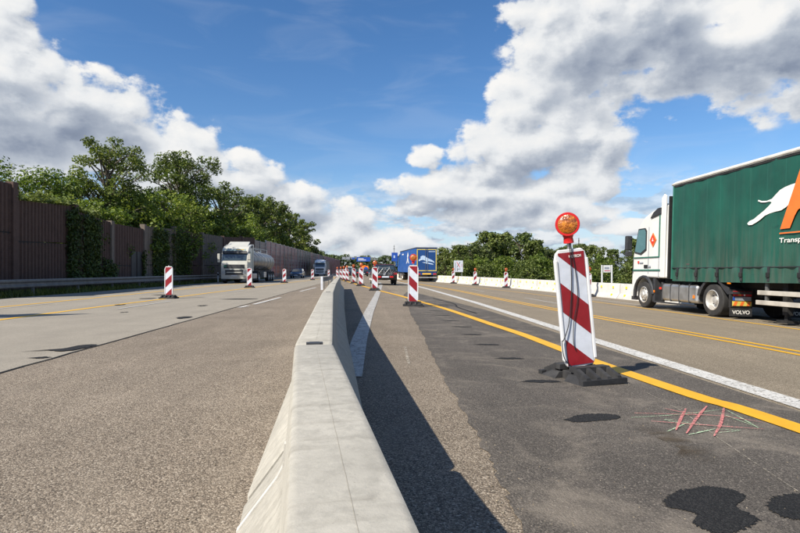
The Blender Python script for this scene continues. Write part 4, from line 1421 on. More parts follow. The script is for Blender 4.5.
# ---- tank lorry coming towards the camera on the left
tt = thing('tank_lorry_cab', 'white lorry cab with dark grille pulling the steel tank, left carriageway', 'lorry', (-10.85, 55.8, zg(-12.2)), math.pi - math.radians(1.0))
c2 = tractor(tt, 'truck_white_dirty', False, True, None)
MB().box(.45, 1.15, 4.42, 4.50, 3.06, 3.16).build('yellow_sign_lettering', 'yellow_print', c2)
MB().prism([(.25, 3.95, 3.45), (2.25, 3.95, 3.45), (2.2, 2.75, 3.98), (.3, 2.75, 3.98)], (0, -.15, -.05)).build('roof_spoiler', 'truck_white_dirty', c2, bevel=.04)
MB().box(1.95, 2.2, 4.90, 4.97, 1.50, 1.68).build('grille_badge', 'stripe_green', c2)
tk = thing('tank_trailer', 'shiny stainless steel tank trailer behind the white lorry cab', 'trailer', (-10.85, 55.8, zg(-12.2)), math.pi - math.radians(1.0))
prof = [(2.25, .3), (2.2, .8), (2.12, 1.02), (2.0, 1.08)] + [(-8.6, 1.08), (-8.8, 1.0), (-8.9, .5)]
tb = MB().lathe(prof, 'y', 36, (1.25, 0, 2.15), (.92, 1.1)).build('tank', 'tank_steel', tk, smooth=True)
for yy in (1.4, -.2, -1.8, -3.4, -5.0, -6.6, -8.0):
    MB().lathe([(yy - .04, 1.085), (yy - .04, 1.11), (yy + .04, 1.11), (yy + .04, 1.085)], 'y', 36, (1.25, 0, 2.15), (.92, 1.1)).build('tank_ring', 'silver_metal', tb, smooth=True)
for xx in (.9, 1.6):
    MB().tube([(xx, 1.8, 3.16), (xx, 1.8, 3.55), (xx, -8.4, 3.55), (xx, -8.4, 3.16)], .025, 6).build('handrail', 'silver_metal', tk)
for yy in (0.8, -2.5, -5.5):
    MB().lathe([(3.1, .28), (3.28, .28), (3.30, .2)], 'z', 16, (1.25, yy, 0)).build('manhole', 'silver_metal', tk)
MB().box(.5, .8, -8.8, 1.5, .95, 1.25).box(1.7, 2.0, -8.8, 1.5, .95, 1.25).build('chassis_beam', 'chassis_black', tk)
for xx in (.05, 1.9):
    MB().box(xx, xx + .55, -3.9, -2.6, .45, 1.05).build('tool_box', 'silver_metal', tk, bevel=.02)
for yy in (-5.2, -6.5, -7.8):
    add_wheel(tk, .22, yy, .50, .50, .38, bolts=False)
    add_wheel(tk, 2.28, yy, .50, .50, .38, flip=True, bolts=False)
    for xx in (.02, 2.0):
        MB().prism([(xx, yy + a, b) for (a, b) in arch(0, .5, .62, 0, 8, math.radians(20), math.radians(160)) + arch(0, .5, .57, 0, 8, math.radians(160), math.radians(20))], (.46, 0, 0)).build('fender', 'dark_plastic', tk)

# ---- far white lorry on the left
t2 = thing('box_lorry', 'white lorry with grey box body far off on the left carriageway', 'lorry', (-9.6, 133, zg(-11)), math.pi)
c3 = tractor(t2, 'car_white', False, True, None)
MB().box(.0, 2.5, -9.5, 2.2, 1.1, 3.55).build('cargo_box', 'old_steel', t2)
MB().prism([(.25, 3.95, 3.45), (2.25, 3.95, 3.45), (2.2, 2.75, 3.9), (.3, 2.75, 3.9)], (0, -.15, -.05)).build('roof_spoiler', 'car_white', c3)

# ---- blue lorry ahead on the right
BY = math.radians(4.5)
bt = thing('blue_lorry_cab', 'blue lorry cab at the far end of the blue trailer', 'lorry', (5.05, 75.0, zg(6.2)), BY)
tractor(bt, 'truck_blue', False, True, None)
btr = thing('blue_trailer', 'blue box trailer seen from behind with yellow-framed rear doors', 'trailer', (5.05, 75.0, zg(6.2)), BY)
MB().box(0, 2.55, -11.2, 2.2, 1.1, 3.98).build('box_body', 'truck_blue', btr)
MB().box(-.03, 2.58, -11.25, 2.22, 3.985, 4.06).build('roof', 'dark_plastic', btr)
for s in (0, 1):
    x0, x1 = (.06, 1.265) if not s else (1.285, 2.49)
    d = MB().box(x0, x1, -11.26, -11.205, 1.16, 3.93).build('rear_door', 'truck_navy', btr)
    for zz in (3.76, 1.24):
        MB().box(x0 + .02, x1 - .02, -11.28, -11.262, zz, zz + .10).build('yellow_edge', 'dim_yellow', d)
    xx = x0 + .02 if not s else x1 - .12
    MB().box(xx, xx + .10, -11.283, -11.265, 1.36, 3.74).build('yellow_edge', 'dim_yellow', d)
    xr = x1 - .14 if not s else x0 + .10
    MB().tube([(xr, -11.30, 1.2), (xr, -11.30, 3.9)], .018, 6).build('lock_rod', 'old_steel', d)
# leaping figure print on the doors
fig = [(.28, 2.55), (.55, 2.78), (.50, 2.95), (.80, 3.10), (1.1, 3.02), (1.25, 2.86), (1.55, 2.72), (1.9, 2.55), (2.15, 2.40), (2.2, 2.18), (2.05, 2.30), (1.75, 2.38), (1.5, 2.42), (1.3, 2.32), (1.05, 2.5), (.8, 2.58), (.55, 2.52), (.34, 2.40)]
MB().prism([(x, -11.287, z) for (x, z) in fig], (0, .003, 0)).build('leaping_print', 'pale_blue_print', btr)
MB().prism([(x, -11.287, z) for (x, z) in [(.7, 2.28), (1.2, 2.15), (1.8, 2.05), (2.1, 1.98), (2.0, 2.12), (1.5, 2.25), (1.1, 2.32)]], (0, .003, 0)).build('leaping_print', 'pale_blue_print', btr)
MB().box(1.5, 2.3, -11.287, -11.284, 3.52, 3.60).build('door_lettering', 'pale_blue_print', btr)
for (pts) in ([(.2, 3.45), (-1.2, 3.45), (-1.2, 3.62), (.2, 3.62)], [(-3.6, 2.2), (-4.4, 2.35), (-4.8, 2.7), (-5.3, 2.3), (-5.9, 2.2), (-5.2, 2.75), (-5.0, 3.0), (-5.5, 3.3), (-4.9, 3.7), (-4.4, 3.25), (-4.5, 2.9), (-4.2, 2.6)]):
    MB().prism([(-.005, y, z) for (y, z) in pts], (.008, 0, 0)).build('side_print', 'white_print', btr)
MB().box(.1, 2.45, -11.25, -11.1, .78, 1.08).build('rear_beam', 'truck_navy', btr)
MB().box(.05, 2.5, -11.22, -11.10, .42, .56).build('bumper_bar', 'silver_metal', btr)
MB().box(.75, 1.8, -11.28, -11.255, .84, 1.0).build('number_plate', 'yellow_print', btr)
for xx in (.12, 2.05):
    MB().box(xx, xx + .38, -11.29, -11.255, .82, .98).build('tail_lamp', 'lamp_red_dark', btr)
for yy in (-6.4, -7.7, -9.0):
    add_wheel(btr, .22, yy, .50, .50, .38, bolts=False)
    add_wheel(btr, 2.28, yy, .50, .50, .38, flip=True, bolts=False)
MB().box(.5, 2.0, -11, 1.5, .85, 1.12).build('chassis_beam', 'chassis_black', btr)


# ---- cars
def car(name, label, paint, loc, rz, L=4.4, W=1.8, H=1.48, suv=False, group='cars queueing'):
    t = thing(name, label, 'car', loc, rz, group)
    k = L / 4.4; h = H / 1.48
    low = [(-2.15, .30), (-2.2, .62), (-2.12, .95), (-1.9, 1.0), (.95, .98), (1.9, .84), (2.15, .66), (2.2, .34)]
    if suv:
        low = [(-2.15, .36), (-2.2, .70), (-2.14, 1.05), (-1.9, 1.08), (1.0, 1.04), (1.95, .95), (2.15, .72), (2.2, .40)]
    pr = [(y * k, z * h) for (y, z) in low]
    # wheel arches cut in the lower edge
    wy = (-1.32 * k, 1.36 * k); wr = .33 * h if not suv else .36 * h
    lower = [pr[-1]]
    body = MB()
    outline = list(pr)
    for cy in (wy[1], wy[0]):
        outline += [(cy + (wr + .06) * math.cos(a), .30 * h + (wr + .05) * math.sin(a)) for a in [math.radians(10 + 16 * q) for q in range(11)]]
    body.prism([(-W / 2, y, z) for (y, z) in outline], (W, 0, 0))
    b = body.build('body', paint, t, bevel=.06, seg=3)
    zr = (1.0 if not suv else 1.07) * h
    top = H
    yb0, yb1 = (-1.95 * k, 1.0 * k); yt0, yt1 = ((-1.55 if not suv else -1.85) * k, .25 * k)
    w0, w1 = W / 2 - .06, W / 2 - .20
    MB().hexa([(-w0, yb0, zr - .05), (w0, yb0, zr - .05), (w0, yb1, zr - .05), (-w0, yb1, zr - .05)],
              [(-w1, yt0, top), (w1, yt0, top), (w1, yt1, top), (-w1, yt1, top)]).build('cabin', paint, t, bevel=.08, seg=3)
    def lerp(a, b, u): return a + (b - a) * u
    def cab_pt(sx, sy, u):
        return (lerp(w0, w1, u) * sx, lerp(yb0, yt0, u) if sy < 0 else lerp(yb1, yt1, u), lerp(zr - .05, top, u))
    for sy in (-1, 1):
        q = []
        for (sx, u) in ((-1, .15), (1, .15), (1, .85), (-1, .85)):
            p = cab_pt(sx * .88, sy, u); q.append((p[0], p[1] + sy * .012, p[2]))
        MB().prism(q, (0, -sy * .02, 0)).build('rear_window' if sy < 0 else 'windscreen', 'window_glass', t)
    for sx in (-1, 1):
        for (ua, ub) in ((.06, .48), (.52, .94)):
            q = []
            for (f_, u) in ((ua, .15), (ub, .15), (ub, .85), (ua, .85)):
                a = cab_pt(sx, -1, u); c = cab_pt(sx, 1, u)
                q.append((a[0] + sx * .012, lerp(a[1], c[1], f_), a[2]))
            MB().prism(q, (-sx * .02, 0, 0)).build('side_window', 'window_glass', t)
        MB().box(min(sx * (W / 2 - .35), sx * (W / 2 - .02)), max(sx * (W / 2 - .35), sx * (W / 2 - .02)), -2.23 * k, -2.1 * k, .74 * h, .90 * h).build('tail_lamp', 'lamp_red_dark', t)
        MB().box(min(sx * (W / 2 - .42), sx * (W / 2 - .04)), max(sx * (W / 2 - .42), sx * (W / 2 - .04)), 2.08 * k, 2.2 * k, .64 * h, .76 * h).build('headlight', 'silver_metal', t)
        MB().box(min(sx * W / 2, sx * (W / 2 + .18)), max(sx * W / 2, sx * (W / 2 + .18)), .75 * k, .9 * k, zr, zr + .14).build('wing_mirror', paint, t)
        for cy in wy:
            add_wheel(t, sx * (W / 2 - .11), cy, wr, wr, .22, flip=sx > 0, bolts=False)
    MB().box(-.26, .26, -2.235 * k, -2.2 * k, .52 * h, .63 * h).build('number_plate', 'sheet_white', t)
    MB().box(-.26, .26, 2.2 * k, 2.225 * k, .42 * h, .53 * h).build('number_plate', 'sheet_white', t)
    MB().box(-W / 2 + .1, W / 2 - .1, 2.16 * k, 2.21 * k, .5 * h, .62 * h).build('grille', 'dark_plastic', t)
    return t


suv = car('sport_utility_car', 'black and dark red off-road car carrying bicycles on its tail', 'car_black', (1.42, 45.3, zg(1.42)), math.radians(2), 4.6, 1.98, 1.62, True)
MB().hexa([(-.80, -1.8, 1.60), (.80, -1.8, 1.60), (.80, .2, 1.60), (-.80, .2, 1.60)], [(-.74, -1.7, 1.65), (.74, -1.7, 1.65), (.74, .1, 1.65), (-.74, .1, 1.65)]).build('roof_skin', 'car_darkred', suv)
rack = MB().box(-.55, .55, -2.85, -2.3, .55, .62).box(-.6, .6, -2.9, -2.85, .56, .66).box(-.04, .04, -2.5, -2.2, .45, .56)
rk = thing('bicycle_rack', 'bicycle rack with tail-lamp bar hung on the black car', 'rack', (1.42, 45.3, zg(1.42)), math.radians(2))
rack.build('frame', 'dark_plastic', rk)
MB().box(-.62, -.35, -2.93, -2.89, .60, .72).build('tail_lamp', 'lamp_red', rk)
MB().box(.35, .62, -2.93, -2.89, .60, .72).build('tail_lamp', 'lamp_red', rk)
MB().box(-.27, .27, -2.93, -2.89, .60, .72).build('number_plate', 'sheet_white', rk)


def bicycle(label, loc, rz, frame_mat):
    t = thing('bicycle', label, 'bicycle', loc, rz, 'bicycles on the car rack')
    for x in (-.50, .50):
        w = MB().tube([(x + .33 * math.cos(a), 0, .34 + .33 * math.sin(a)) for a in [2 * math.pi * k / 20 for k in range(21)]], .018, 6, False).build('wheel', 'tyre', t)
        s = MB()
        for k in range(6):
            a = math.pi * k / 6
            s.tube([(x - .32 * math.cos(a), 0, .34 - .32 * math.sin(a)), (x + .32 * math.cos(a), 0, .34 + .32 * math.sin(a))], .003, 4)
        s.build('spoke', 'silver_metal', w)
    m = MB()
    for a, b in (((-.5, 0, .34), (-.05, 0, .30)), ((-.05, 0, .30), (-.18, 0, .80)), ((-.18, 0, .80), (.36, 0, .84)), ((-.05, 0, .30), (.36, 0, .80)), ((-.5, 0, .34), (-.17, 0, .76)), ((.5, 0, .34), (.34, 0, .92))):
        m.tube([a, b], .017, 6)
    m.build('frame', frame_mat, t)
    MB().tube([(.32, -.22, .98), (.34, 0, .95), (.32, .22, .98)], .014, 6).build('handlebar', 'cable_black', t)
    MB().hexa([(-.32, -.06, .86), (-.08, -.02, .86), (-.08, .02, .86), (-.32, .06, .86)], [(-.32, -.06, .91), (-.08, -.02, .90), (-.08, .02, .90), (-.32, .06, .91)]).build('saddle', 'cable_black', t)
    MB().lathe([(-.01, .09), (.01, .09)], 'y', 14, (-.05, -.03, .30)).build('chainring', 'silver_metal', t)
    return t


bicycle('white-framed bicycle on the car rack, saddle to the left', (1.50, 42.72, zg(1.4) + .56), math.radians(2), 'grey_steel')
bicycle('second white-framed bicycle on the car rack, saddle to the right', (1.36, 42.93, zg(1.4) + .56), math.radians(182), 'silver_metal')

car('parked_blue_car', 'dark blue car in front of the purple noise wall', 'car_navy', (-10.9, 87, zg(-10.9)), math.pi, 4.4, 1.85, 1.5, False, 'cars on the left carriageway')
queue = [(-2.2, 92, 'car_black', 'dark car with red tail lamps behind the fourth lamp panel', 1.5),
         (-.55, 112, 'car_black', 'dark car in the queue left of the black off-road car', 1.45),
         (-4.0, 128, 'car_white', 'white van-like car at the head of the queue under the gantry', 2.1),
         (.8, 140, 'car_navy', 'small dark car far ahead in the queue', 1.5)]
for (x, y, pm, lb, h) in queue:
    car('queueing_car', lb, pm, (x, y, zg(x)), math.radians(2), 4.5, 1.85, h)


def road_works_truck():
    t = thing('road_works_vehicle', 'orange road works vehicle far ahead on the closed lane', 'vehicle', (-.4, 158, zg(0)), 0)
    MB().prism([(-1.1, y, z) for (y, z) in [(-3, .5), (-3, 1.2), (1.0, 1.2), (1.0, 2.6), (2.3, 2.6), (2.7, 1.6), (2.7, .5)]], (2.2, 0, 0)).build('cab', 'orange_plastic', t, bevel=.06)
    MB().hexa([(-1.1, -3, 1.25), (1.1, -3, 1.25), (1.1, .9, 1.25), (-1.1, .9, 1.25)], [(-1.2, -3.1, 2.1), (1.2, -3.1, 2.1), (1.2, .9, 2.1), (-1.2, .9, 2.1)]).build('tipper_bed', 'orange_plastic', t)
    for s in (-.9, .9):
        for y in (-2, 1.7):
            add_wheel(t, s, y, .42, .42, .3, flip=s > 0, bolts=False)
    MB().box(-.35, .35, .9, 1.0, 2.62, 2.78).build('beacon', 'lamp_orange', t)
    MB().lathe([(-.02, .55), (.02, .55)], 'y', 20, (.35, -3.2, 1.75)).build('arrow_disc', 'blue_sign', t)


road_works_truck()

# ------------------------------------------------------------------ signs, gantry and masts
g = thing('sign_gantry', 'overhead gantry with blue direction sign far down the road', 'gantry', (-4.5, 250, 0))
for x in (-7.4, 8.6):
    MB().box(x - .2, x + .2, -.2, .2, -.3, 7.6).build('post', 'grey_steel', g)
MB().box(-7.4, 8.6, -.25, .25, 6.9, 7.4).build('beam', 'grey_steel', g)
MB().box(.2, 6.5, -.4, -.3, 5.5, 7.5).build('direction_sign', 'blue_sign', g)
MB().box(.9, 3.4, -.43, -.41, 6.6, 6.9).box(.9, 4.5, -.43, -.41, 6.0, 6.3).build('sign_lettering', 'white_print', g)
for x in (-6.6, -4.4, -2.2):
    MB().box(x, x + 1.5, -.4, -.3, 6.4, 7.6).build('lane_signal', 'grey_print', g)
MB().box(-2.0, -.6, -.42, -.41, 6.5, 7.2).build('small_sign', 'blue_sign', g)

s2 = thing('blue_road_sign', 'upright blue road sign on a post left of the blue lorry', 'sign', (7.95, 150, -.3))
MB().box(-.06, .06, -.06, .06, 0, 6.2).build('post', 'grey_steel', s2)
MB().box(-.85, .85, -.12, -.07, 4.1, 6.5).build('sign_plate', 'blue_sign', s2)
MB().box(-.3, .1, -.14, -.125, 5.0, 5.7).build('sign_lettering', 'pale_blue_print', s2)

s3 = thing('lane_sign', 'white lane sign with crossed red and black lanes behind the pale barrier', 'sign', (12.05, 70, -1.0))
for x in (-.45, .45):
    MB().box(x - .03, x + .03, -.03, .03, 0, 3.4).build('post', 'grey_steel', s3)
pl = MB().box(-.60, .60, -.06, -.035, 1.95, 3.45).build('sign_plate', 'sheet_white', s3)
for (a, b, w_, mt) in (((-.20, 2.55), (.22, 3.25), .07, 'dark_print'), ((.20, 2.55), (-.22, 3.25), .07, 'red_print'), ((-.40, 2.1), (-.40, 3.2), .06, 'dark_print'), ((.46, 2.6), (.46, 3.0), .05, 'magenta_print'), ((-.14, 2.06), (-.14, 2.45), .06, 'dark_print'), ((-.1, 2.32), (.26, 2.36), .07, 'dark_print')):
    A, B = Vector(a), Vector(b); d = (B - A).normalized(); n_ = Vector((-d.y, d.x)) * w_ / 2
    dp_ = -.063 if mt != 'red_print' else -.066
    MB().prism([(q.x, dp_, q.y) for q in (A + n_, B + n_, B - n_, A - n_)], (0, .002, 0)).build('sign_mark', mt, pl)

s4 = thing('information_sign', 'small white information sign between two white posts by the shrubs', 'sign', (22.85, 50, -1.3))
for x in (-.48, .48):
    MB().box(x - .055, x + .055, -.05, .05, 0, 2.95).build('post', 'white_plastic', s4)
pl = MB().box(-.34, .36, -.03, .0, 2.25, 2.93).build('sign_plate', 'white_plastic', s4)
MB().box(-.24, .22, -.036, -.031, 2.55, 2.75).build('sign_lettering', 'grey_print', pl)
MB().box(-.26, .30, -.036, -.031, 2.36, 2.44).build('sign_lettering', 'magenta_print', pl)

b1 = thing('hut', 'small ochre hut with pale annex among the shrubs', 'building', (66, 150, -2.5))
MB().box(-.5, .5, -1, 1, 0, 5.2).build('wall', 'tan_wall', b1)
MB().box(-2.6, -.5, -1, 1, 0, 3.4).build('annex', 'white_plastic', b1)
MB().prism([(-.6, -1.1, 5.2), (.6, -1.1, 5.2), (.0, -1.1, 5.6)], (0, 2.2, 0)).build('roof', 'old_concrete', b1)
for (x, y, h, lb) in ((15.6, 300, 15.6, 'thin lattice mast rising left of the blue lorry'), (80.5, 200, 13.6, 'distant lattice mast above the wood behind the big lamp')):
    mt_ = thing('lattice_mast', lb, 'mast', (x, y, -2))
    mm = MB()
    for (dx, dy) in ((-.35, -.35), (.35, -.35), (.35, .35), (-.35, .35)):
        mm.tube([(dx, dy, 0), (dx * .25, dy * .25, h + 2)], .05, 5)
    mm.build('leg', 'old_steel', mt_)
    mm = MB()
    for k in range(14):
        z = k * (h + 2) / 14; s = .35 * (1 - .75 * k / 14)
        mm.tube([(-s, -s, z), (s, -s, z + (h + 2) / 14)], .03, 4).tube([(s, s, z), (-s, s, z + (h + 2) / 14)], .03, 4)
    mm.build('bracing', 'old_steel', mt_)
    MB().box(-.5, .5, -.06, .06, h - .4, h - .1).box(-.35, .35, -.06, .06, h + .8, h + 1.0).build('antenna', 'old_steel', mt_)
lp = thing('street_lamp', 'slim grey lamp post right of the overhead gantry', 'lamp', (3.4, 215, 0))
MB().tube([(0, 0, -.2), (0, 0, 6.2)], .08, 6).build('post', 'grey_steel', lp)
MB().box(-1.6, 1.2, -.08, .08, 5.5, 5.75).build('arm', 'grey_steel', lp)


# ------------------------------------------------------------------ vegetation
def leaf_mesh(name, centers, normals, size, mat, seed, elong=1.5):
    """one small folded diamond per leaf spray"""
    r = np.random.default_rng(seed)
    n = len(centers)
    a = r.normal(size=(n, 3)); a /= np.linalg.norm(a, axis=1)[:, None]
    nr = normals + r.normal(size=(n, 3)) * .75
    nr /= np.linalg.norm(nr, axis=1)[:, None]
    u = np.cross(nr, a); u /= (np.linalg.norm(u, axis=1)[:, None] + 1e-9)
    v = np.cross(nr, u)
    s = size * r.uniform(.6, 1.35, size=(n, 1))
    fold = nr * s * .22
    V = np.empty((n, 4, 3))
    V[:, 0] = centers - u * s * elong * .5
    V[:, 1] = centers + v * s * .42 + fold
    V[:, 2] = centers + u * s * elong * .5
    V[:, 3] = centers - v * s * .42 + fold
    me = bpy.data.meshes.new(name)
    me.vertices.add(n * 4); me.vertices.foreach_set('co', V.reshape(-1).astype(np.float32))
    me.loops.add(n * 4); me.loops.foreach_set('vertex_index', np.arange(n * 4, dtype=np.int32))
    me.polygons.add(n)
    me.polygons.foreach_set('loop_start', np.arange(0, n * 4, 4, dtype=np.int32))
    me.polygons.foreach_set('loop_total', np.full(n, 4, dtype=np.int32))
    me.materials.append(MATS[mat])
    me.update(calc_edges=True)
    return me


def tree_meshes(seed, H, R, base, nclump, nleaf, leaf, clump_r, mat, shape='round', bare=0.0):
    """trunk and limbs first; leaf clumps sit on the ends of the limbs"""
    r = random.Random(seed); nr = np.random.default_rng(seed)
    wood = MB()
    lean = Vector((r.uniform(-.04, .04), r.uniform(-.04, .04), 1))
    trunk = [Vector((0, 0, -.6)), Vector((lean.x * H * .3, lean.y * H * .3, H * .3)), Vector((lean.x * H * .6 + r.uniform(-.2, .2), lean.y * H * .6, H * .6)), Vector((lean.x * H, lean.y * H, H * .93))]
    tr = H * .022 + .05
    wood.tube(trunk, [tr * 1.25, tr, tr * .6, tr * .12], 7)

    def tp(t):
        z = t * H
        for a, b in zip(trunk, trunk[1:]):
            if a.z <= z <= b.z:
                return a + (b - a) * ((z - a.z) / (b.z - a.z))
        return trunk[-1].copy()
    cl = []
    for i in range(nclump):
        t = base + (1 - base) * ((i + r.random()) / nclump)
        if shape == 'round': rad = R * math.sqrt(max(.04, 1 - ((t - (base + 1) / 2) / ((1 - base) / 2 + .06)) ** 2))
        elif shape == 'poplar': rad = R * (.45 + .75 * math.sin(math.pi * min(1, (t - base) / (1 - base) * .8 + .16)) * .75)
        else: rad = R * (1.0 - .55 * (t - base) / (1 - base))
        ang = i * 2.399 + r.uniform(-.5, .5)
        q = rad * r.uniform(.35, 1.05)
        end = tp(min(.98, t)) + Vector((math.cos(ang) * q, math.sin(ang) * q, r.uniform(-.02, .05) * H))
        st = tp(max(.14, t - r.uniform(.10, .24)))
        mid = st + (end - st) * .55 + Vector((0, 0, .06 * q + .1))
        w = tr * (.50 - .3 * t) + .012
        wood.tube([st, mid, end], [w, w * .6, w * .2], 5, False)
        cl.append((end, clump_r * r.uniform(.65, 1.3)))
        if r.random() < .7:
            e2 = mid + Vector((r.uniform(-1, 1), r.uniform(-1, 1), r.uniform(.1, .9))) * (.35 * q + .3)
            wood.tube([mid, e2], [w * .5, w * .15], 4, False)
            cl.append((e2, clump_r * r.uniform(.55, 1.0)))
    per = max(6, nleaf // len(cl))
    C = []; N = []
    for (c, cr) in cl:
        k = int(per * (cr / clump_r) ** 2)
        d = nr.normal(size=(k, 3)); d /= np.linalg.norm(d, axis=1)[:, None]
        rad = cr * nr.uniform(.30, 1.08, size=(k, 1)) ** .6
        ps = d * rad * np.array([1, 1, .72])
        C.append(ps + np.array(c)); nn = d + np.array([0, 0, .55]); N.append(nn)
    C = np.concatenate(C); N = np.concatenate(N)
    return wood.mesh('trunk', 'bark', False), leaf_mesh('crown', C, N, leaf, mat, seed)


def plant_tree(name, label, cat, meshes, loc, rz=0, scale=(1, 1, 1), group=None):
    t = thing(name, label, cat, loc, rz, group)
    t.scale = scale
    for nm, me in zip(('trunk', 'crown'), meshes):
        o = bpy.data.objects.new(nm, me); COL.objects.link(o); o.parent = t
    return t


# near trees behind the left wall
GL = 'trees behind the left noise wall'
near = [
    (-21.5, 46, 11.8, 4.5, .28, 58, 13000, .150, .66, 'leaf_poplar', 'cone', 'tall open-crowned tree with a bare forked branch, left above the wall'),
    (-20.2, 61, 13.6, 5.0, .20, 90, 21000, .175, .80, 'leaf_poplar', 'round', 'tall broad tree left of the white cloud, behind the wall'),
    (-17.9, 69, 11.8, 4.0, .25, 54, 7500, .22, .70, 'leaf_poplar', 'round', 'mid-height tree right of the tall broad tree'),
    (-18.3, 84, 12.6, 3.6, .18, 64, 9000, .23, .78, 'leaf_poplar', 'poplar', 'first of the slender trees above the start of the purple wall'),
    (-17.4, 91, 13.6, 3.8, .18, 66, 9000, .24, .78, 'leaf_poplar', 'poplar', 'tallest slender tree above the purple wall'),
    (-16.2, 98, 13.2, 3.8, .18, 64, 8500, .25, .78, 'leaf_poplar', 'poplar', 'slender tree right of the tallest one above the purple wall'),
    (-14.9, 108, 12.6, 3.6, .18, 54, 6000, .27, .70, 'leaf_poplar', 'poplar', 'last but one slender tree above the purple wall'),
    (-13.6, 119, 11.5, 3.4, .18, 50, 5500, .28, .70, 'leaf_poplar', 'poplar', 'last slender tree above the purple wall, before open sky'),
    (-24.8, 37, 7.9, 3.6, .16, 34, 9000, .15, .95, 'leaf_bush', 'round', 'bright bushy tree at the left picture edge above the wall'),
    (-23.6, 40.5, 7.9, 3.4, .16, 34, 9000, .15, .95, 'leaf_bush', 'round', 'bright bushy tree second from the left picture edge'),
    (-22.8, 44, 8.0, 3.3, .16, 34, 9000, .16, .95, 'leaf_bush', 'round', 'bright bushy tree at the foot of the open-crowned tree'),
    (-20.2, 48.5, 8.1, 3.4, .15, 38, 9500, .17, .95, 'leaf_bush', 'round', 'bushy green tree right of the open-crowned tree'),
    (-19.6, 54, 8.5, 3.2, .15, 36, 8500, .18, .95, 'leaf_bush', 'round', 'bushy green tree left below the tall broad tree'),
    (-18.9, 58.5, 7.9, 3.0, .15, 34, 8000, .18, .95, 'leaf_bush', 'round', 'low bushy tree in front of the tall broad tree'),
    (-18.4, 65, 7.9, 3.0, .15, 34, 7500, .20, .95, 'leaf_bush', 'round', 'low bushy tree above the tank lorry cab'),
    (-17.5, 74, 8.2, 3.0, .15, 34, 7000, .22, .95, 'leaf_bush', 'round', 'low bushy tree above the tank'),
    (-18.5, 79, 9.0, 3.2, .15, 34, 7000, .22, .95, 'leaf_bush', 'round', 'bushy tree behind the first purple wall bays'),
    (-17.0, 102, 8.0, 3.2, .12, 32, 6000, .28, 1.0, 'leaf_bush', 'round', 'bushy undergrowth tree between the slender trees'),
]
for i, (x, y, h, R, base, ncl, nl, lf, cr, mt, sh, lb) in enumerate(near):
    k = 1.0 if y < 60 else (1.12 if y < 70 else 1.32)
    x, y, h, R, lf, cr = x * k, y * k, (h - 1) * k + 1, R * k, lf * k, cr * k
    plant_tree('broadleaf_tree', lb, 'tree', tree_meshes(100 + i, h, R, base, ncl, nl, lf, cr, mt, sh), (x, y, .1), rng.uniform(0, 6), group=GL)

# belt of bushes behind the wall top, filling between the trunks
hed = [tree_meshes(300 + i, 6.2, 2.9, .08, 34, 6000, .19, .9, 'leaf_bush', 'round') for i in range(3)]
for i, (x, y, s) in enumerate([(-21.0, 33, .86), (-20.4, 37.5, .90), (-19.9, 42, .92), (-19.3, 46.5, .98), (-18.9, 52, 1.02), (-20.6, 69, 1.15), (-22, 92, 1.3), (-21.5, 104, 1.4), (-20.4, 124, 1.4)]):
    plant_tree('bush', 'bushy green shrub behind the noise wall, %s from the left' % ORD[i], 'shrub', hed[i % 3], (x, y, 0), i * 1.3, (s, s, s), 'shrubs behind the noise wall')

# wood behind the right-hand barriers
forest = [tree_meshes(500 + i, (9.0, 9.6, 8.2, 9.4, 8.6)[i], (3.7, 2.8, 4.2, 3.3, 3.0)[i], .10, 52, 5200, .32, (.95, .75, 1.0, .8, .75)[i], ('leaf_forest', 'leaf_forest', 'leaf_grove', 'leaf_forest', 'leaf_grove')[i], ('round', 'poplar', 'round', 'round', 'cone')[i]) for i in range(5)]
GRF = 'trees of the wood on the right'
fr_list = [(17.8, 121, .80), (20.4, 118, .82), (25.5, 125, .98), (30.2, 130, 1.16), (34.0, 136, 1.27), (38.0, 131, 1.17), (40.8, 128, .98), (45.4, 132, .88), (50.0, 135, .86), (53.0, 131, .97), (56.5, 130, .90), (60, 128, .78), (61.0, 120, .68), (57.5, 110, .70), (61.5, 111, .72), (68, 108, .75),
           (23, 134, .8), (28, 138, 1.0), (36, 142, 1.2), (43, 140, .95), (48, 143, .9), (57, 141, .95), (75, 112, .85), (83, 108, 1.0), (91, 104, .95), (98, 98, .95), (64, 125, 1.0), (72, 122, 1.0)]
fr_names = ['low dark tree right of the blue lorry', 'dark tree behind the white lane sign', 'tree rising right of the white lane sign', 'tree at the left shoulder of the tall wood', 'tallest round tree of the wood',
            'tall tree right of the wood\'s highest crown', 'tree left of the big lamp', 'tree directly left of the big leaning panel', 'tree hidden partly by the big leaning panel', 'tree behind the amber lamp', 'tree right of the amber lamp', 'tree above the ochre hut',
            'tree above the information sign', 'tree left of the white lorry cab', 'tree behind the white lorry mirror', 'tree behind the white lorry cab']
for i, (x, y, s) in enumerate(fr_list):
    lb = fr_names[i] if i < len(fr_names) else 'dark tree in the back row of the right-hand wood, %s of that row' % ORD[i - len(fr_names)]
    plant_tree('forest_tree', lb, 'tree', forest[i % 5], (x, y, -2.2), i * 1.9, (s * 1.05, s * 1.05, s * 1.16), GRF)
shr = [tree_meshes(600 + i, 3.6, 2.1, .04, 26, 3200, .20, .75, 'leaf_bush' if i % 2 else 'leaf_forest', 'round') for i in range(4)]
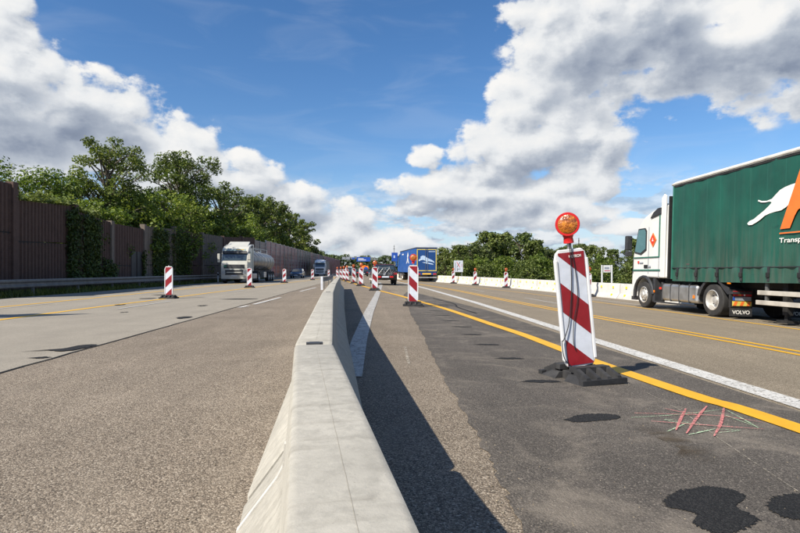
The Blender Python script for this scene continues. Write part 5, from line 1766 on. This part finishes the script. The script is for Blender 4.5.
sh_list = [(15.5, 88, 1.0), (18.5, 90, 1.1), (17.2, 78, .8), (21.5, 84, 1.1), (23.5, 78, .9), (26, 80, 1.15), (24.5, 68, .75), (29, 76, 1.0), (28.5, 66, .8), (32, 72, 1.1), (34.5, 68, .95), (33, 60, .8), (37.5, 66, 1.15), (36, 56, .85), (30, 54, .75), (27, 47, .75), (31, 46, .9), (33, 40, .85), (38, 48, 1.1), (29, 38, .7), (41, 60, 1.2), (46, 64, 1.3), (44, 54, 1.2), (24, 58, .7), (20, 66, .7)]
for i, (x, y, s) in enumerate(sh_list):
    plant_tree('roadside_shrub', 'green shrub on the slope behind the pale barriers, number %s from the lorry' % ORD[i] if i < 24 else 'green shrub behind the pale barriers at the lane sign', 'shrub', shr[i % 4], (x, y, -1.0 - max(0, x - 24) * .06), i * 1.1, (s, s, s), 'shrubs behind the pale barriers')
# far row closing the view down the road
far = [tree_meshes(700 + i, 11.5, 5.0, .06, 40, 3000, .65, 1.6, 'leaf_far', 'round') for i in range(4)]
fx = [(-34, 300, 1.05), (-27, 310, 1.15), (-21, 330, 1.0), (-14, 345, 1.05), (-7, 350, .95), (-1, 340, 1.0), (5, 352, .92), (11, 345, 1.0), (17, 338, .98), (23, 345, 1.0), (29, 330, 1.1), (35, 335, 1.0), (41, 330, 1.05), (47, 320, 1.1), (-18, 260, .85), (-13.5, 240, .75), (54, 320, 1.1), (62, 310, 1.0), (-24, 220, .9), (-19.5, 190, .85), (-17, 165, .8)]
for i, (x, y, s) in enumerate(fx):
    plant_tree('distant_tree', 'distant tree at the end of the road, planted %s' % ORD[i], 'tree', far[i % 4], (x, y, -1.2), i * 1.7, (s, s, s), 'trees at the end of the road')

# ivy on the wall
def ivy(label, y0, y1, zlo, zhi, n, seed, hang=.0, mat='leaf_ivy', x_off=.12):
    r = np.random.default_rng(seed)
    k = 7
    C = []
    w = (y1 - y0)
    for j in range(k):
        cy = y0 + w * (j + .5) / k; top = zhi - r.uniform(0, .5); lo = zlo + r.uniform(0, 1.0) * hang
        m = n // k
        yy = cy + r.normal(size=m) * w / k * .62
        zz = lo + (top - lo) * r.uniform(0, 1, size=m) ** .85
        xx = np.array([wall_x(a) for a in yy]) + x_off + np.abs(r.normal(size=m)) * .13
        C.append(np.stack([xx, yy, zz], 1))
    C = np.concatenate(C)
    N = np.tile(np.array([[1.0, 0, .4]]), (len(C), 1))
    t = thing('ivy', label, 'ivy', (wall_x((y0 + y1) / 2), (y0 + y1) / 2, 0), 0, 'ivy on the noise wall')
    me = leaf_mesh('leaves', C - np.array(t.location), N, .12, mat, seed)
    o = bpy.data.objects.new('leaves', me); COL.objects.link(o); o.parent = t
    o['kind'] = 'stuff'
    st = MB(); rr = random.Random(seed)
    for j in range(6):
        yy = y0 + w * rr.random() - t.location.y
        xx = wall_x(yy + t.location.y) - t.location.x + .1
        st.tube([(xx, yy, 0), (xx, yy + rr.uniform(-.3, .3), (zlo + zhi) / 2), (xx, yy + rr.uniform(-.4, .4), zhi * .9)], [.03, .02, .008], 5)
    st.build('stem', 'bark', t)


ivy('dense dark ivy hanging down the nearest wall panel', 32.6, 33.9, .1, 4.9, 2600, 1, .5)
ivy('dense ivy column right of the nearest wall panel', 34.5, 36.3, .1, 4.7, 3600, 2, .3)
ivy('small round ivy clump low on the wall right of the ivy columns', 36.9, 38.6, 0, 2.0, 1000, 3)
ivy('ivy curtain on the wall right of the service doors', 45.4, 48.4, .2, 4.75, 4200, 4, .4)
ivy('second ivy curtain right of the service doors', 49.6, 53.2, .4, 4.8, 3800, 5, .6)
ivy('thin ivy strand beside the service doors', 43.1, 43.6, .6, 2.8, 260, 6)


def creeper():
    """sunlit creeper spilling over the wall crown"""
    r = np.random.default_rng(9)
    n = 2600
    y = r.uniform(27.9, 36.8, n)
    x = np.array([wall_x(a) for a in y]) - .25 + r.normal(size=n) * .22
    top = np.where(y < 33.6, 4.62 + (y - 27.9) / 5.7 * .33, 4.75 - (y - 33.6) * .06)
    z = top + .06 + np.abs(r.normal(size=n)) * .17 * (1.1 + .7 * np.sin(y * 2.1))
    t = thing('wall_creeper', 'pale sunlit creeper spilling over the crown of the nearest wall panel', 'creeper', (WX, 32, 4.7))
    C = np.stack([x, y, z], 1) - np.array(t.location)
    me = leaf_mesh('leaves', C, np.tile(np.array([[.2, 0, 1.0]]), (n, 1)), .13, 'leaf_pale', 9)
    o = bpy.data.objects.new('leaves', me); COL.objects.link(o); o.parent = t
    o['kind'] = 'stuff'


creeper()


def verge(name, label, xs, ys, n, seed, zfun, h=.22, mat='grass_blades'):
    r = np.random.default_rng(seed)
    x = r.uniform(xs[0], xs[1], n); y = ys[0] + (ys[1] - ys[0]) * r.uniform(0, 1, n) ** 1.6
    z = np.array([zfun(a) for a in x])
    hh = h * r.uniform(.5, 1.5, n); a = r.uniform(0, 6.28, n); w = .02 + .0006 * y
    dx, dy = np.cos(a) * w, np.sin(a) * w
    V = np.empty((n, 3, 3))
    V[:, 0] = np.stack([x - dx, y - dy, z - .03], 1); V[:, 1] = np.stack([x + dx, y + dy, z - .03], 1)
    V[:, 2] = np.stack([x + r.normal(size=n) * hh * .4, y + r.normal(size=n) * hh * .4, z + hh], 1)
    me = bpy.data.meshes.new(name)
    me.vertices.add(n * 3); me.vertices.foreach_set('co', V.reshape(-1).astype(np.float32))
    me.loops.add(n * 3); me.loops.foreach_set('vertex_index', np.arange(n * 3, dtype=np.int32))
    me.polygons.add(n); me.polygons.foreach_set('loop_start', np.arange(0, n * 3, 3, dtype=np.int32)); me.polygons.foreach_set('loop_total', np.full(n, 3, dtype=np.int32))
    me.materials.append(MATS[mat]); me.update(calc_edges=True)
    o = bpy.data.objects.new(name, me); COL.objects.link(o)
    tag(o, label, 'grass', kind='stuff')


verge('verge_grass', 'short grass strip under the left guard rail', (-17.3, -15.25), (18, 110), 16000, 21, lambda x: -.10 + (x < -15.6) * .04)
verge('slope_grass', 'rough grass on the slope behind the pale barriers', (14.6, 34), (12, 110), 22000, 22, lambda x: (-.45 if x < 16.5 else -.5 - (x - 16.5) * .093 if x < 24 else -1.2 - (x - 24) * .0625), .5)

# unseen board added just left of the picture to cast the left-lane shadow
db = thing('shadow_board', 'unseen board on a post, added left of the carriageway to cast the lane shadow', 'sign', (-15.9, 9.3, 0))
MB().box(-.12, .12, -.12, .12, -.2, 8.4).build('post', 'grey_steel', db)
MB().box(-1.5, 1.5, -.2, -.13, 6.9, 8.4).build('sign_plate', 'blue_sign', db)
